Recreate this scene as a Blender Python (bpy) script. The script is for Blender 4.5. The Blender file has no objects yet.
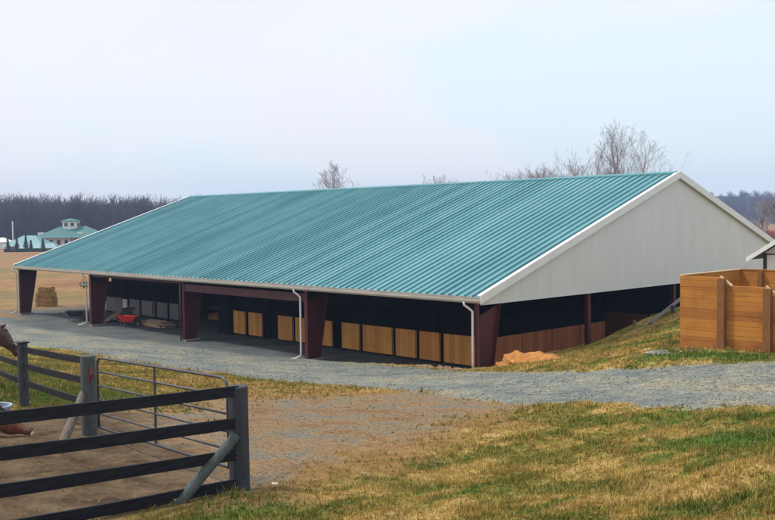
import bpy, bmesh, math, random
import numpy as np
from mathutils import Vector, Matrix
random.seed(7); rng = np.random.default_rng(7)
S = bpy.context.scene; COL = S.collection
PI = math.pi
# ------------------------------------------------------------------ camera numbers
FPX = 930.915; PIT = math.radians(2.5156456); ROLL = math.radians(-.7368283); YAW = math.radians(136.50025)
CAM = np.array([25.578, -29.709, 6.712]); L = 49.288; W = 32.631; H = 5.587; FL = -.53
UPV = np.array([0, 0, 1.]); FW = np.array([math.cos(YAW), math.sin(YAW), 0]); RT = np.array([math.sin(YAW), -math.cos(YAW), 0])
FV = FW*math.cos(PIT)-UPV*math.sin(PIT); UV_ = UPV*math.cos(PIT)+FW*math.sin(PIT)
def ray(x, y):
    du, dv = x-387.5, y-260; c, s = math.cos(ROLL), math.sin(ROLL)
    return FV+RT*((c*du+s*dv)/FPX)-UV_*((-s*du+c*dv)/FPX)
def at(x, y, Z): return CAM+ray(x, y)*Z                 # point at a distance along a sight line (survey helper)
# ------------------------------------------------------------------ terrain
CP = [(14.56,-22.22,2.87),(9.16,-21.88,2.74),(4.0,-21.02,2.43),(-3.59,-20.03,2.04),(14.63,-25.63,3.04),(8.28,-9.74,1.48),(1.4,-1.77,.67),(1.21,-10.68,1.0),(-18.37,-8.09,.2),(-28.93,-9.05,-.01),(15.29,-10.29,2.43),(12.57,-5.16,2.42),(10.9,-3.27,2.55),(13.8,-3.27,2.76),(17.64,-22.02,3.11),(20.9,-20.88,3.58),(14.84,-23.23,3.01),(-10.58,-.3,-.36),(-7.41,-.3,-.13),(-2.78,-.3,.19),(.3,-.5,.38),(.3,2.15,.51),(.3,4.31,.63),(.3,7.36,.63),(.3,11.84,1.34),(.3,13.78,1.65),(.3,15.82,1.81),(25.6,-29.7,5.0),(32,-36,5.6),(34,-24,5.3),(20,-40,4.6),(.3,22,2.2),(.3,30,2.1),(10,34,2.2),(30,30,2.3),(40,0,4.2),(60,-30,5),(-24,-.5,-.58),(-36,-.5,-.58),(-48,-.5,-.58),(-60,-8,-.4),(-60,10,-.5),(-60,35,-.5),(-30,36,-.5),(-5,38,.6),(-80,-40,.5),(-40,-40,1.5),(-10,-50,2.5),(-120,0,-.5),(-120,80,-.5),(0,90,1),(60,60,2.5),(90,0,4),(-120,-80,.5),(0,-110,3),(-200,-100,0),(-200,150,-.5)]
CP = np.array(CP, float)
def _tps(P):
    n = len(P); X = P[:, :2]; d = np.linalg.norm(X[:, None]-X[None], axis=2)
    K = np.where(d > 0, d**2*np.log(d+1e-9), 0)+np.eye(n); Q = np.c_[np.ones(n), X]
    A = np.zeros((n+3, n+3)); A[:n, :n] = K; A[:n, n:] = Q; A[n:, :n] = Q.T
    return np.linalg.solve(A, np.r_[P[:, 2], 0, 0, 0])
_w = _tps(CP)
def ss(a, b, x):
    t = np.clip((x-a)/(b-a), 0, 1); return t*t*(3-2*t)
def h(x, y):
    x = np.asarray(x, float); y = np.asarray(y, float)
    z = _w[-3]+_w[-2]*x+_w[-1]*y
    for i in range(len(CP)):
        r2 = (x-CP[i, 0])**2+(y-CP[i, 1])**2; z = z+_w[i]*.5*r2*np.log(r2+1e-9)
    R = np.hypot(x, y); k = ss(120, 190, R); z = z*(1-k)-.5*k
    ins = ss(.15, -1.3, x)*ss(-L-2, -L-.5, x)*ss(-.15, 1.0, y)*ss(W+2, W+.5, y)
    return z*(1-ins)+FL*ins
def hh(x, y): return float(h(x, y))
def hit(px, py):
    d = ray(px, py); t = 3.
    while t < 400:
        p = CAM+d*t
        if p[2] < hh(p[0], p[1]): return p
        t += .05+t*.003
    return p
# smooth value noise for vertex work
_G = rng.random((256, 256))
def vn(x, y):
    xi = np.floor(x).astype(int); yi = np.floor(y).astype(int); fx = x-xi; fy = y-yi
    fx = fx*fx*(3-2*fx); fy = fy*fy*(3-2*fy); g = lambda a, b: _G[a & 255, b & 255]
    return (g(xi, yi)*(1-fx)+g(xi+1, yi)*fx)*(1-fy)+(g(xi, yi+1)*(1-fx)+g(xi+1, yi+1)*fx)*fy
def fbm(x, y, o=4):
    r = 0; a = .5
    for k in range(o): r = r+a*vn(x*2**k+17.3*k, y*2**k+5.1*k); a *= .5
    return r/(1-.5**o)
def sdist(poly, x, y):                                   # signed distance, positive inside
    P = np.array(poly, float); d2 = np.full(x.shape, 1e9); ins = np.zeros(x.shape, bool)
    for i in range(len(P)):
        a = P[i]; b = P[(i+1) % len(P)]; e = b-a; t = np.clip(((x-a[0])*e[0]+(y-a[1])*e[1])/(e@e), 0, 1)
        d2 = np.minimum(d2, (x-a[0]-t*e[0])**2+(y-a[1]-t*e[1])**2)
        if a[1] != b[1]:
            c = ((a[1] > y) != (b[1] > y)) & (x < (b[0]-a[0])*(y-a[1])/(b[1]-a[1])+a[0]); ins ^= c
    return np.where(ins, 1, -1)*np.sqrt(d2)
ROAD = [(-60,-9.5),(-52,-4),(-47.2,-.6),(-49,.3),(-49,3),(-24,3),(-11.5,.6),(-10,-.2),(-6,-.35),(-1,-.9),(2.6,-3.0),(5.75,-4.72),(9.6,-5.7),(12.5,-5.1),(14.4,-4.4),(15.6,-3.7),(22,-2),(40,2),(40,-6),(24,-9.5),(18.1,-10.3),(15.5,-10.7),(12.7,-10.35),(10.1,-10.2),(7.7,-9.5),(5.1,-8.5),(-.2,-8.2),(-4.5,-8.7),(-10.7,-9.1),(-16.2,-9.2),(-22.7,-9.3),(-30.7,-9.4),(-42,-10.5),(-60,-16)]
TRACK = [(2.7,-12.8),(2.9,-10.4),(5.6,-8.4),(10.05,-10.1),(10.6,-12.1),(11.9,-15.3),(13.2,-18.3),(13.9,-20.6),(14.3,-21.6),(14.4,-22.2),(13.3,-21.6),(11.8,-21.4),(9.0,-20.6),(5.84,-18.25),(2.3,-14)]
PADD = [(9,-28),(5,-24.5),(4.6,-23.2),(5.5,-21.3),(5.5,-19.9),(6.0,-18.8),(8,-18.6),(11,-18.3),(13.5,-19.5),(14.3,-21.6),(14.6,-22.3),(14.9,-23.2),(15,-25.2),(15.2,-27)]
ORNG = [(-6,-13.4),(-5,-10.2),(1.3,-9.2),(5.3,-8.9),(10.3,-10.7),(12.8,-17.4),(9,-17.5),(4.2,-17.2),(0,-15)]
GREENS = [(6.5,3.2,3.6,2.4,1),(12.2,-4.2,3.2,.7,1),(18.6,-14.6,1.9,1.6,1.0),(15.6,-22.9,1.0,.8,1.1),(1.5,-19.0,4.5,2.6,.9),(6.5,-17.6,3.4,1.5,.95),(-6,-17,6,2.5,.6),(15.4,-17.2,2,.8,.5),(13,-12.6,3,1,.45),(2,1.2,1.5,1,.4),(16.3,-20.4,1.5,.6,.55),(18.3,-19.5,1.6,.5,.5),(-12,-16,9,3,.4)]
def masks(x, y):
    n = fbm(x*.9, y*.9)-.5; n2 = fbm(x*3.1+9, y*3.1)-.5; j = n*1.1+n2*.55
    road = ss(-.22, .22, sdist(ROAD, x, y)+j*.9)
    track = ss(-.8, .8, sdist(TRACK, x, y)+j*2.2)
    padd = ss(-.4, .4, sdist(PADD, x, y)+j*1.2)
    orng = ss(-1.2, 1.2, sdist(ORNG, x, y)+j*3.2)*.75
    orng = np.maximum(orng, .9*ss(1.6, .3, np.abs(sdist(TRACK, x, y)+.3)+j*3)*ss(-3, 3, x))
    gr = np.zeros_like(x)
    for a, b, rx, ry, s in GREENS: gr = np.maximum(gr, s*ss(1.2, .25, np.hypot((x-a)/rx, (y-b)/ry)+j*1.0))
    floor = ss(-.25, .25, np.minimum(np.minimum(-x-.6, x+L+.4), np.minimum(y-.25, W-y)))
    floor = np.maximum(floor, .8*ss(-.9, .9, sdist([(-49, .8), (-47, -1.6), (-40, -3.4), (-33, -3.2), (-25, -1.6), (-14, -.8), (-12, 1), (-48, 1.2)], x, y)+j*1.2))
    return road, track, padd, orng, gr, floor
# ------------------------------------------------------------------ materials
def newmat(name):
    m = bpy.data.materials.new(name); m.use_nodes = True; nt = m.node_tree; nt.nodes.clear()
    o = nt.nodes.new('ShaderNodeOutputMaterial'); b = nt.nodes.new('ShaderNodeBsdfPrincipled')
    nt.links.new(b.outputs[0], o.inputs[0]); return m, nt, b
def N(nt, t, **k):
    n = nt.nodes.new(t)
    for a, v in k.items():
        if a in n.inputs.keys() if isinstance(a, str) else False: n.inputs[a].default_value = v
        else: setattr(n, a, v)
    return n
def noise(nt, vec, scale, detail=4, rough=.55, sc=None):
    if sc:
        mp = nt.nodes.new('ShaderNodeMapping'); mp.inputs['Scale'].default_value = sc[:3]
        if len(sc) > 3: mp.inputs['Rotation'].default_value = (0, 0, sc[3])
        nt.links.new(vec, mp.inputs[0]); vec = mp.outputs[0]
    n = nt.nodes.new('ShaderNodeTexNoise'); n.inputs['Scale'].default_value = scale; n.inputs['Detail'].default_value = detail; n.inputs['Roughness'].default_value = rough
    nt.links.new(vec, n.inputs['Vector']); return n.outputs['Fac']
def ramp(nt, fac, stops):
    r = nt.nodes.new('ShaderNodeValToRGB'); e = r.color_ramp.elements
    while len(e) < len(stops): e.new(.5)
    for k, (p, c) in enumerate(stops): e[k].position = p; e[k].color = (*c, 1) if len(c) == 3 else c
    nt.links.new(fac, r.inputs[0]); return r.outputs[0]
def mix(nt, fac, a, b, mode='MIX'):
    m = nt.nodes.new('ShaderNodeMix'); m.data_type = 'RGBA'; m.blend_type = mode
    for s, v in ((m.inputs[0], fac), (m.inputs[6], a), (m.inputs[7], b)):
        if isinstance(v, (int, float)): s.default_value = v
        elif isinstance(v, tuple): s.default_value = (*v, 1)
        else: nt.links.new(v, s)
    return m.outputs[2]
def mth(nt, op, a, b=0.):
    m = nt.nodes.new('ShaderNodeMath'); m.operation = op
    for s, v in ((m.inputs[0], a), (m.inputs[1], b)):
        if isinstance(v, (int, float)): s.default_value = v
        else: nt.links.new(v, s)
    return m.outputs[0]
def bump(nt, b, hgt, st=.3, dist=.02):
    n = nt.nodes.new('ShaderNodeBump'); n.inputs['Strength'].default_value = st; n.inputs['Distance'].default_value = dist
    nt.links.new(hgt, n.inputs['Height']); nt.links.new(n.outputs[0], b.inputs['Normal'])
def simple(name, c, rough=.6, var=.25, scale=3, metal=0, sc=None, bmp=.15, spec=.5, fine=40):
    m, nt, b = newmat(name); tc = nt.nodes.new('ShaderNodeTexCoord').outputs['Object']
    f = noise(nt, tc, scale, 6, .6, sc); d = tuple(v*(1-var) for v in c); l = tuple(min(1, v*(1+var)) for v in c)
    nt.links.new(ramp(nt, f, [(.3, d), (.7, l)]), b.inputs['Base Color'])
    b.inputs['Roughness'].default_value = rough; b.inputs['Metallic'].default_value = metal; b.inputs['Specular IOR Level'].default_value = spec
    if bmp: bump(nt, b, noise(nt, tc, fine, 3, .6, sc), bmp, .01)
    return m
def planks(name, c1, c2, axis=2, width=.2, stain=.5, rough=.75, phase=0., knots=True, gap=True):
    """boards stacked along `axis` (0/1/2), each with its own tone, grain along the others"""
    m, nt, b = newmat(name); tc = nt.nodes.new('ShaderNodeTexCoord').outputs['Object']
    sp = nt.nodes.new('ShaderNodeSeparateXYZ'); nt.links.new(tc, sp.inputs[0])
    v = mth(nt, 'ADD', mth(nt, 'DIVIDE', sp.outputs[axis], width), phase); fl = mth(nt, 'FLOOR', v); fr = mth(nt, 'FRACT', v)
    wn = nt.nodes.new('ShaderNodeTexWhiteNoise'); wn.noise_dimensions = '1D'; nt.links.new(fl, wn.inputs['W'])
    sc = [1.2, 1.2, 1.2]; sc[axis] = 16; g = noise(nt, tc, 2.2, 6, .6, tuple(sc))
    t = mth(nt, 'ADD', mth(nt, 'MULTIPLY', wn.outputs['Value'], .55), mth(nt, 'MULTIPLY', g, .6))
    col = ramp(nt, t, [(.15, c2), (.8, c1)])
    col = mix(nt, mth(nt, 'MULTIPLY', ramp(nt, noise(nt, tc, 1.3, 4), [(.5, (0, 0, 0)), (.75, (1, 1, 1))]), stain), col, tuple(v*.5 for v in c2))
    if knots:
        vo = nt.nodes.new('ShaderNodeTexVoronoi'); vo.inputs['Scale'].default_value = 4.5; nt.links.new(tc, vo.inputs['Vector'])
        col = mix(nt, ramp(nt, vo.outputs['Distance'], [(.05, (.8,)*3), (.13, (0, 0, 0))]), col, tuple(v*.3 for v in c2))
    if gap: col = mix(nt, ramp(nt, fr, [(.0, (.85,)*3), (.05, (0, 0, 0))]), col, tuple(v*.18 for v in c2))
    nt.links.new(col, b.inputs['Base Color']); b.inputs['Roughness'].default_value = rough
    bump(nt, b, g, .25, .01); return m
M = {}
M['teal'] = simple('teal_painted_steel', (.10, .29, .305), .4, .10, .35, bmp=.03, spec=.5, fine=6)
m, nt, b = newmat('teal_ribbed_steel'); tc = nt.nodes.new('ShaderNodeTexCoord').outputs['Object']; sp = nt.nodes.new('ShaderNodeSeparateXYZ'); nt.links.new(tc, sp.inputs[0])
wn = nt.nodes.new('ShaderNodeTexWhiteNoise'); wn.noise_dimensions = '1D'; nt.links.new(mth(nt, 'FLOOR', mth(nt, 'DIVIDE', sp.outputs[0], .91)), wn.inputs['W'])
g = mth(nt, 'ADD', mth(nt, 'MULTIPLY', wn.outputs['Value'], .28), mth(nt, 'ADD', mth(nt, 'MULTIPLY', noise(nt, tc, 1., 6, .6, (2.2, .16, .16)), .5), mth(nt, 'MULTIPLY', noise(nt, tc, .22, 5, .6), .5)))
nt.links.new(ramp(nt, g, [(.36, (.080, .235, .268)), (.60, (.125, .312, .345)), (.80, (.18, .375, .41))]), b.inputs['Base Color'])
nt.links.new(ramp(nt, noise(nt, tc, .6, 5, .65, (1.5, .3, .3)), [(.3, (.32,)*3), (.7, (.55,)*3)]), b.inputs['Roughness']); bump(nt, b, noise(nt, tc, 1., 3, .6, (1.1, .5, .5)), .12, .03); M['teal'] = m
M['teal_trim'] = simple('teal_trim', (.07, .25, .27), .4, .1, 1)
M['white_trim'] = simple('white_trim', (.72, .72, .73), .45, .06, 1.2, bmp=0)
M['cream_trim'] = simple('cream_gutter_metal', (.50, .46, .41), .45, .16, 1.1, sc=(1, 1, 3))
M['pink_white'] = simple('downspout_paint', (.62, .55, .52), .45, .12, 2)
M['gable'] = simple('grey_wall_metal', (.62, .625, .64), .5, .05, .5, sc=(1, 3, .5), bmp=.02)
M['red_steel'] = simple('oxide_red_steel', (.062, .0040, .0055), .6, .35, 1.5, bmp=.05)
M['red_beam'] = simple('faded_red_beam', (.065, .017, .021), .7, .25, 1.2)
M['dark_in'] = simple('interior_shade_black', (.009, .009, .011), .9, .3, 1, bmp=0)  # near-black wall colour standing in for the deep interior shade
M['dark_under'] = simple('roof_underside_shade', (.012, .012, .013), .9, .2, 1, bmp=0)  # underside kept near black, its shade put into the colour
M['grille'] = simple('black_stall_bars', (.006, .006, .007), .8, .2, 3, bmp=0)
for k_ in ('dark_in', 'dark_under', 'grille'): M[k_].node_tree.nodes['Principled BSDF'].inputs['Specular IOR Level'].default_value = .05  # all three near black and almost sheenless, interior shade put into the material
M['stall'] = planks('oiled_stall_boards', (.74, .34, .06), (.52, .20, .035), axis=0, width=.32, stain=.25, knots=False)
M['stall_side'] = planks('shaded_stall_boards', (.48, .16, .05), (.33, .095, .028), axis=1, width=.4, stain=.3, knots=False)  # darker copy of the stall boards with shade put into the colour
M['stall_grey'] = simple('grey_stall_panel', (.16, .155, .16), .7, .2, 1)
M['bin'] = planks('stained_bin_boards', (.49, .195, .022), (.31, .105, .012), axis=2, width=.29, stain=.6)
M['bin_post'] = simple('dark_stained_post', (.21, .085, .024), .8, .35, 4, sc=(6, 6, 1))
M['bin_cut'] = simple('fresh_cut_lumber', (.60, .42, .25), .8, .15, 6)
M['black_board'] = simple('black_painted_board', (.014, .015, .022), .65, .5, 3.5, sc=(1, 1, 8), bmp=.3, fine=30)
M['black_board'].node_tree.nodes['Principled BSDF'].inputs['Specular IOR Level'].default_value = .15
M['post_black'] = simple('dark_weathered_post', (.035, .038, .05), .75, .4, 5, sc=(4, 4, 1), bmp=.4)
M['post_grey'] = simple('grey_weathered_post', (.07, .08, .078), .85, .35, 6, sc=(5, 5, .8), bmp=.5)
M['log'] = simple('brown_grey_brace_log', (.16, .13, .10), .85, .35, 6, sc=(5, 5, 1), bmp=.5)
M['gate'] = simple('dull_grey_gate_tube', (.065, .065, .082), .45, .3, 8, metal=.35, bmp=.05)
M['red_tag'] = simple('red_plastic', (.20, .010, .010), .5, .1, 5)
M['galv'] = simple('pale_trough_plastic', (.33, .38, .46), .5, .1, 3)
M['water'] = simple('dark_trough_water', (.05, .07, .09), .08, .1, 2, bmp=.05)
M['chestnut'] = simple('chestnut_coat', (.12, .032, .016), .65, .6, 6, bmp=.6, fine=50)
M['bay'] = simple('dark_bay_coat', (.055, .016, .013), .5, .4, 4, bmp=.1)
M['mane'] = simple('black_mane_hair', (.010, .008, .008), .6, .3, 20, sc=(3, 3, .4), bmp=.4)
M['hoof'] = simple('dark_hoof', (.03, .025, .022), .5, .2, 5)
M['horse_white'] = simple('white_snip', (.72, .66, .62), .6, .08, 5)
M['eye'] = simple('black_eye', (.006, .005, .005), .1, .1, 5, bmp=0)
M['red_tray'] = simple('red_barrow_paint', (.70, .02, .02), .35, .12, 3)
M['black_tray'] = simple('black_barrow_plastic', (.02, .021, .024), .45, .3, 3)
M['tyre'] = simple('black_rubber', (.015, .015, .015), .8, .2, 5)
M['steel'] = simple('grey_steel', (.2, .2, .21), .4, .15, 5, metal=.7)
M['lumber'] = planks('pale_lumber', (.50, .38, .25), (.34, .24, .15), axis=2, width=.06, stain=.2, knots=False)
M['hay'] = simple('golden_hay', (.36, .20, .065), .95, .45, 14, sc=(1, 1, 3), bmp=.8, fine=60)
M['clay'] = simple('orange_clay', (.40, .17, .04), .95, .35, 5, bmp=.6, fine=14)
m, nt, b = newmat('mixed_gravel_stone'); tc = nt.nodes.new('ShaderNodeTexCoord').outputs['Object']
wn = nt.nodes.new('ShaderNodeTexWhiteNoise'); mp = nt.nodes.new('ShaderNodeVectorMath'); mp.operation = 'SNAP'; mp.inputs[1].default_value = (.09, .09, 10); nt.links.new(tc, mp.inputs[0]); nt.links.new(mp.outputs[0], wn.inputs['Vector'])
nt.links.new(ramp(nt, wn.outputs['Value'], [(0, (.09, .10, .105)), (.5, (.19, .195, .18)), (.85, (.27, .245, .19)), (1, (.36, .35, .31))]), b.inputs['Base Color']); b.inputs['Roughness'].default_value = .9; M['gravel_stone'] = m
M['clod'] = simple('dry_clay_clod', (.25, .165, .085), .95, .4, 7, bmp=.5, fine=25)
M['rock'] = simple('dusty_stone', (.24, .21, .17), .9, .3, 6)
M['plank_grey'] = simple('weathered_grey_plank', (.23, .21, .19), .85, .25, 5, sc=(1, 1, 5))
M['shed_white'] = simple('white_shed_siding', (.74, .75, .74), .6, .04, .8, bmp=.03)
M['shed_roof'] = simple('dark_shingle', (.10, .10, .11), .9, .2, 8)
M['dark_trim'] = simple('dark_green_trim', (.02, .03, .03), .6, .2, 3)
M['house_teal'] = simple('teal_house_roof', (.03, .15, .14), .6, .12, .5, bmp=0)
M['farm_teal'] = simple('pale_teal_roof', (.12, .28, .30), .5, .1, .5, bmp=0)
M['cream'] = simple('cream_house_wall', (.55, .48, .42), .8, .08, .6, bmp=0)
M['white_wall'] = simple('white_house_wall', (.75, .74, .70), .8, .05, .6, bmp=0)
M['glass'] = simple('dark_window', (.02, .025, .035), .2, .2, 1, bmp=0)
M['bark'] = simple('grey_brown_bark', (.15, .125, .12), .9, .35, 3, bmp=.2)
M['twig'] = simple('grey_purple_twigs', (.30, .265, .28), .9, .25, 2, bmp=0)
M['wood_far'] = simple('winter_wood_bark', (.085, .062, .082), .95, .45, .12, bmp=0)
M['hill'] = simple('winter_hillside', (.055, .045, .06), 1, .35, .05, bmp=.4, fine=.6)
M['redbrush'] = simple('red_osier_stems', (.36, .10, .08), .95, .3, .5, bmp=0)
M['conifer'] = simple('dark_conifer_needles', (.018, .042, .028), .9, .4, 2, bmp=0)
M['dead_leaf'] = simple('dead_brown_leaf', (.15, .09, .035), .9, .6, 30, bmp=0)
M['leaf'] = simple('dark_green_leaf', (.03, .07, .025), .7, .4, 10, bmp=0)
# ground -----------------------------------------------------------
def grass_col(nt, tc):
    a = noise(nt, tc, .55, 6, .62); b = noise(nt, tc, 3.2, 5, .65); c = noise(nt, tc, 1.0, 5, .6, (2.0, .3, 1))
    f = mth(nt, 'ADD', mth(nt, 'MULTIPLY', c, .45), mth(nt, 'ADD', mth(nt, 'MULTIPLY', a, .35), mth(nt, 'MULTIPLY', b, .3)))
    col = ramp(nt, f, [(.43, (.058, .108, .013)), (.485, (.135, .165, .024)), (.53, (.26, .21, .045)), (.59, (.44, .30, .085)), (.67, (.60, .43, .18))])
    r = ramp(nt, noise(nt, tc, 1.7, 5, .7), [(.56, (0, 0, 0)), (.72, (.75,)*3)])
    col = mix(nt, r, col, (.185, .085, .035))
    at_ = nt.nodes.new('ShaderNodeAttribute'); at_.attribute_name = 'green'
    g = ramp(nt, noise(nt, tc, 6, 4, .7), [(.3, (.045, .11, .012)), (.7, (.13, .21, .03))])
    return mix(nt, at_.outputs['Fac'], col, g)
def attr(nt, n):
    a = nt.nodes.new('ShaderNodeAttribute'); a.attribute_name = n; return a.outputs['Fac']
def ground_mat(name, bs=.9):
    m, nt, b = newmat(name); tc = nt.nodes.new('ShaderNodeTexCoord').outputs['Object']
    col = grass_col(nt, tc)
    fine = noise(nt, tc, 28, 4, .75); col = mix(nt, 1., col, ramp(nt, fine, [(.3, (.55,)*3), (.7, (1.5,)*3)]), 'MULTIPLY')
    far = ramp(nt, noise(nt, tc, .035, 5, .6, (1, 1, 1)), [(.35, (.23, .115, .055)), (.5, (.30, .175, .075)), (.62, (.20, .15, .06)), (.75, (.34, .22, .12))])
    far = mix(nt, 1., far, ramp(nt, noise(nt, tc, .8, 5, .7), [(.3, (.7,)*3), (.7, (1.25,)*3)]), 'MULTIPLY')
    col = mix(nt, attr(nt, 'far'), col, far)
    # orange clay / thin grass
    oc = ramp(nt, noise(nt, tc, 2.5, 6, .7), [(.3, (.19, .10, .04)), (.5, (.30, .16, .06)), (.72, (.40, .255, .12))])
    oc = mix(nt, 1., oc, ramp(nt, fine, [(.3, (.7,)*3), (.7, (1.2,)*3)]), 'MULTIPLY')
    col = mix(nt, attr(nt, 'orange'), col, oc)
    # trampled paddock earth
    pc = ramp(nt, noise(nt, tc, 1.6, 7, .7), [(.36, (.065, .038, .02)), (.5, (.135, .088, .048)), (.68, (.21, .15, .088))])
    pc = mix(nt, 1., pc, ramp(nt, noise(nt, tc, 18, 4, .7), [(.3, (.72,)*3), (.7, (1.2,)*3)]), 'MULTIPLY')
    col = mix(nt, attr(nt, 'paddock'), col, pc)
    # gravelly track
    vo = nt.nodes.new('ShaderNodeTexVoronoi'); vo.inputs['Scale'].default_value = 26; nt.links.new(tc, vo.inputs['Vector'])
    st = nt.nodes.new('ShaderNodeSeparateColor'); nt.links.new(vo.outputs['Color'], st.inputs[0])
    tcn = ramp(nt, noise(nt, tc, .9, 6, .65, (1, 1, 1)), [(.38, (.20, .11, .05)), (.50, (.235, .155, .082)), (.57, (.19, .15, .10)), (.68, (.16, .15, .13))])
    tcn = mix(nt, 1., tcn, ramp(nt, st.outputs[0], [(0, (.65,)*3), (1, (1.35,)*3)]), 'MULTIPLY')
    col = mix(nt, attr(nt, 'track'), col, tcn)
    # road gravel
    vo2 = nt.nodes.new('ShaderNodeTexVoronoi'); vo2.inputs['Scale'].default_value = 20; nt.links.new(tc, vo2.inputs['Vector'])
    s2 = nt.nodes.new('ShaderNodeSeparateColor'); nt.links.new(vo2.outputs['Color'], s2.inputs[0])
    rc = ramp(nt, noise(nt, tc, .6, 8, .74, (.55, 1.0, 1)), [(.36, (.105, .12, .122)), (.47, (.155, .168, .150)), (.55, (.20, .198, .155)), (.66, (.26, .22, .15))])
    rc = mix(nt, 1., rc, ramp(nt, s2.outputs[0], [(0, (.7,)*3), (1, (1.3,)*3)]), 'MULTIPLY')
    rc = mix(nt, 1., rc, ramp(nt, noise(nt, tc, 60, 3, .8), [(.3, (.6,)*3), (.7, (1.4,)*3)]), 'MULTIPLY')
    rc = mix(nt, 1., rc, ramp(nt, noise(nt, tc, 3.5, 6, .75), [(.32, (.68,)*3), (.68, (1.32,)*3)]), 'MULTIPLY')
    col = mix(nt, attr(nt, 'road'), col, rc)
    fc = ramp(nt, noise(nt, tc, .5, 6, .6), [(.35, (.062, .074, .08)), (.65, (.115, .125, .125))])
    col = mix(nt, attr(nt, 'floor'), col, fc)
    nt.links.new(col, b.inputs['Base Color']); b.inputs['Roughness'].default_value = .95; b.inputs['Specular IOR Level'].default_value = .15
    hg = mth(nt, 'ADD', noise(nt, tc, 22, 5, .75), mth(nt, 'MULTIPLY', noise(nt, tc, 5, 3, .6), 1.5))
    bump(nt, b, hg, bs, .05); return m
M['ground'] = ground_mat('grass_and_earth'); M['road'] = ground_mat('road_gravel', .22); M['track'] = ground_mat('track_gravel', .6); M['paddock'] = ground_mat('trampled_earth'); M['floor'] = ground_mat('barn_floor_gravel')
m, nt, b = newmat('grass_blades'); tc = nt.nodes.new('ShaderNodeTexCoord').outputs['Object']
c = grass_col(nt, tc); oc = ramp(nt, noise(nt, tc, 40, 2), [(.3, (.28, .18, .055)), (.7, (.48, .34, .15))])
c = mix(nt, mth(nt, 'MULTIPLY', attr(nt, 'dry'), .55), c, oc)
nt.links.new(c, b.inputs['Base Color']); b.inputs['Roughness'].default_value = .8; b.inputs['Specular IOR Level'].default_value = .1; M['blades'] = m
# ------------------------------------------------------------------ object helpers
def put(o): COL.objects.link(o); return o
ROOTLOC = {}
def thing(name, label, cat, loc=(0, 0, 0), rotz=0, group=None, kind=None):
    o = bpy.data.objects.new(name, None); put(o); o.location = loc; o.rotation_euler = (0, 0, rotz); o.empty_display_size = .2
    o['label'] = label; o['category'] = cat
    if group: o['group'] = group
    if kind: o['kind'] = kind
    return o
def tag(o, label=None, cat=None, group=None, kind=None):
    if label: o['label'] = label
    if cat: o['category'] = cat
    if group: o['group'] = group
    if kind: o['kind'] = kind
    return o
def mesh_obj(name, me, mat, parent=None, smooth=False):
    me.name = name; me.materials.clear(); me.materials.append(mat)
    if smooth: me.polygons.foreach_set('use_smooth', [True]*len(me.polygons))
    o = bpy.data.objects.new(name, me); put(o)
    if parent: o.parent = parent
    return o
def obj(name, bm, mat, parent=None, smooth=False, world=False, label=None):
    """world=True: the bmesh is in world coordinates; shift by the root's location"""
    if world and parent:
        r = parent
        while r.parent: r = r.parent
        bmesh.ops.translate(bm, verts=bm.verts, vec=-Vector(r.location))
    bmesh.ops.recalc_face_normals(bm, faces=bm.faces)
    me = bpy.data.meshes.new(name); bm.to_mesh(me); bm.free()
    o = mesh_obj(name, me, mat, parent, smooth)
    if label: o['label'] = label
    return o
def B(): return bmesh.new()
def box(bm, a, b, bev=0):
    a = Vector(a); b = Vector(b)
    lo = [min(a[i], b[i]) for i in range(3)]; hi = [max(a[i], b[i]) for i in range(3)]
    r = bmesh.ops.create_cube(bm, size=1); vs = r['verts']
    for v in vs: v.co = Vector([(lo[i]+hi[i])/2+v.co[i]*(hi[i]-lo[i]) for i in range(3)])
    if bev:
        es = {e for v in vs for e in v.link_edges}
        bmesh.ops.bevel(bm, geom=list(es), offset=bev, segments=1, affect='EDGES')
    return bm
def hexa(bm, p):                                          # 8 points: bottom ring 0-3, top ring 4-7
    vs = [bm.verts.new(q) for q in p]
    for f in ((0, 3, 2, 1), (4, 5, 6, 7), (0, 1, 5, 4), (1, 2, 6, 5), (2, 3, 7, 6), (3, 0, 4, 7)): bm.faces.new([vs[i] for i in f])
    return bm
def beam(bm, p, q, w, t, up=(0, 0, 1)):                   # board from p to q, w tall (along up), t thick
    p = Vector(p); q = Vector(q); d = (q-p).normalized(); up = Vector(up); s = d.cross(up).normalized(); u = s.cross(d).normalized()
    a = s*t/2; c = u*w/2
    return hexa(bm, [p-a-c, p+a-c, q+a-c, q-a-c, p-a+c, p+a+c, q+a+c, q-a+c])
def tube(bm, pts, rad, n=8, cap=True):
    pts = [Vector(p) for p in pts]; rad = rad if isinstance(rad, (list, tuple)) else [rad]*len(pts); rings = []
    prev = None
    for i, p in enumerate(pts):
        d = (pts[min(i+1, len(pts)-1)]-pts[max(i-1, 0)]).normalized()
        if prev is None: s = d.orthogonal().normalized()
        else: s = (prev-d*prev.dot(d)); s = s.normalized() if s.length > 1e-5 else d.orthogonal().normalized()
        prev = s; u = d.cross(s)
        rings.append([bm.verts.new(p+(s*math.cos(2*PI*k/n)+u*math.sin(2*PI*k/n))*rad[i]) for k in range(n)])
    for a, b2 in zip(rings, rings[1:]):
        for k in range(n): bm.faces.new((a[k], a[(k+1) % n], b2[(k+1) % n], b2[k]))
    if cap: bm.faces.new(rings[0][::-1]); bm.faces.new(rings[-1])
    return bm
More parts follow.
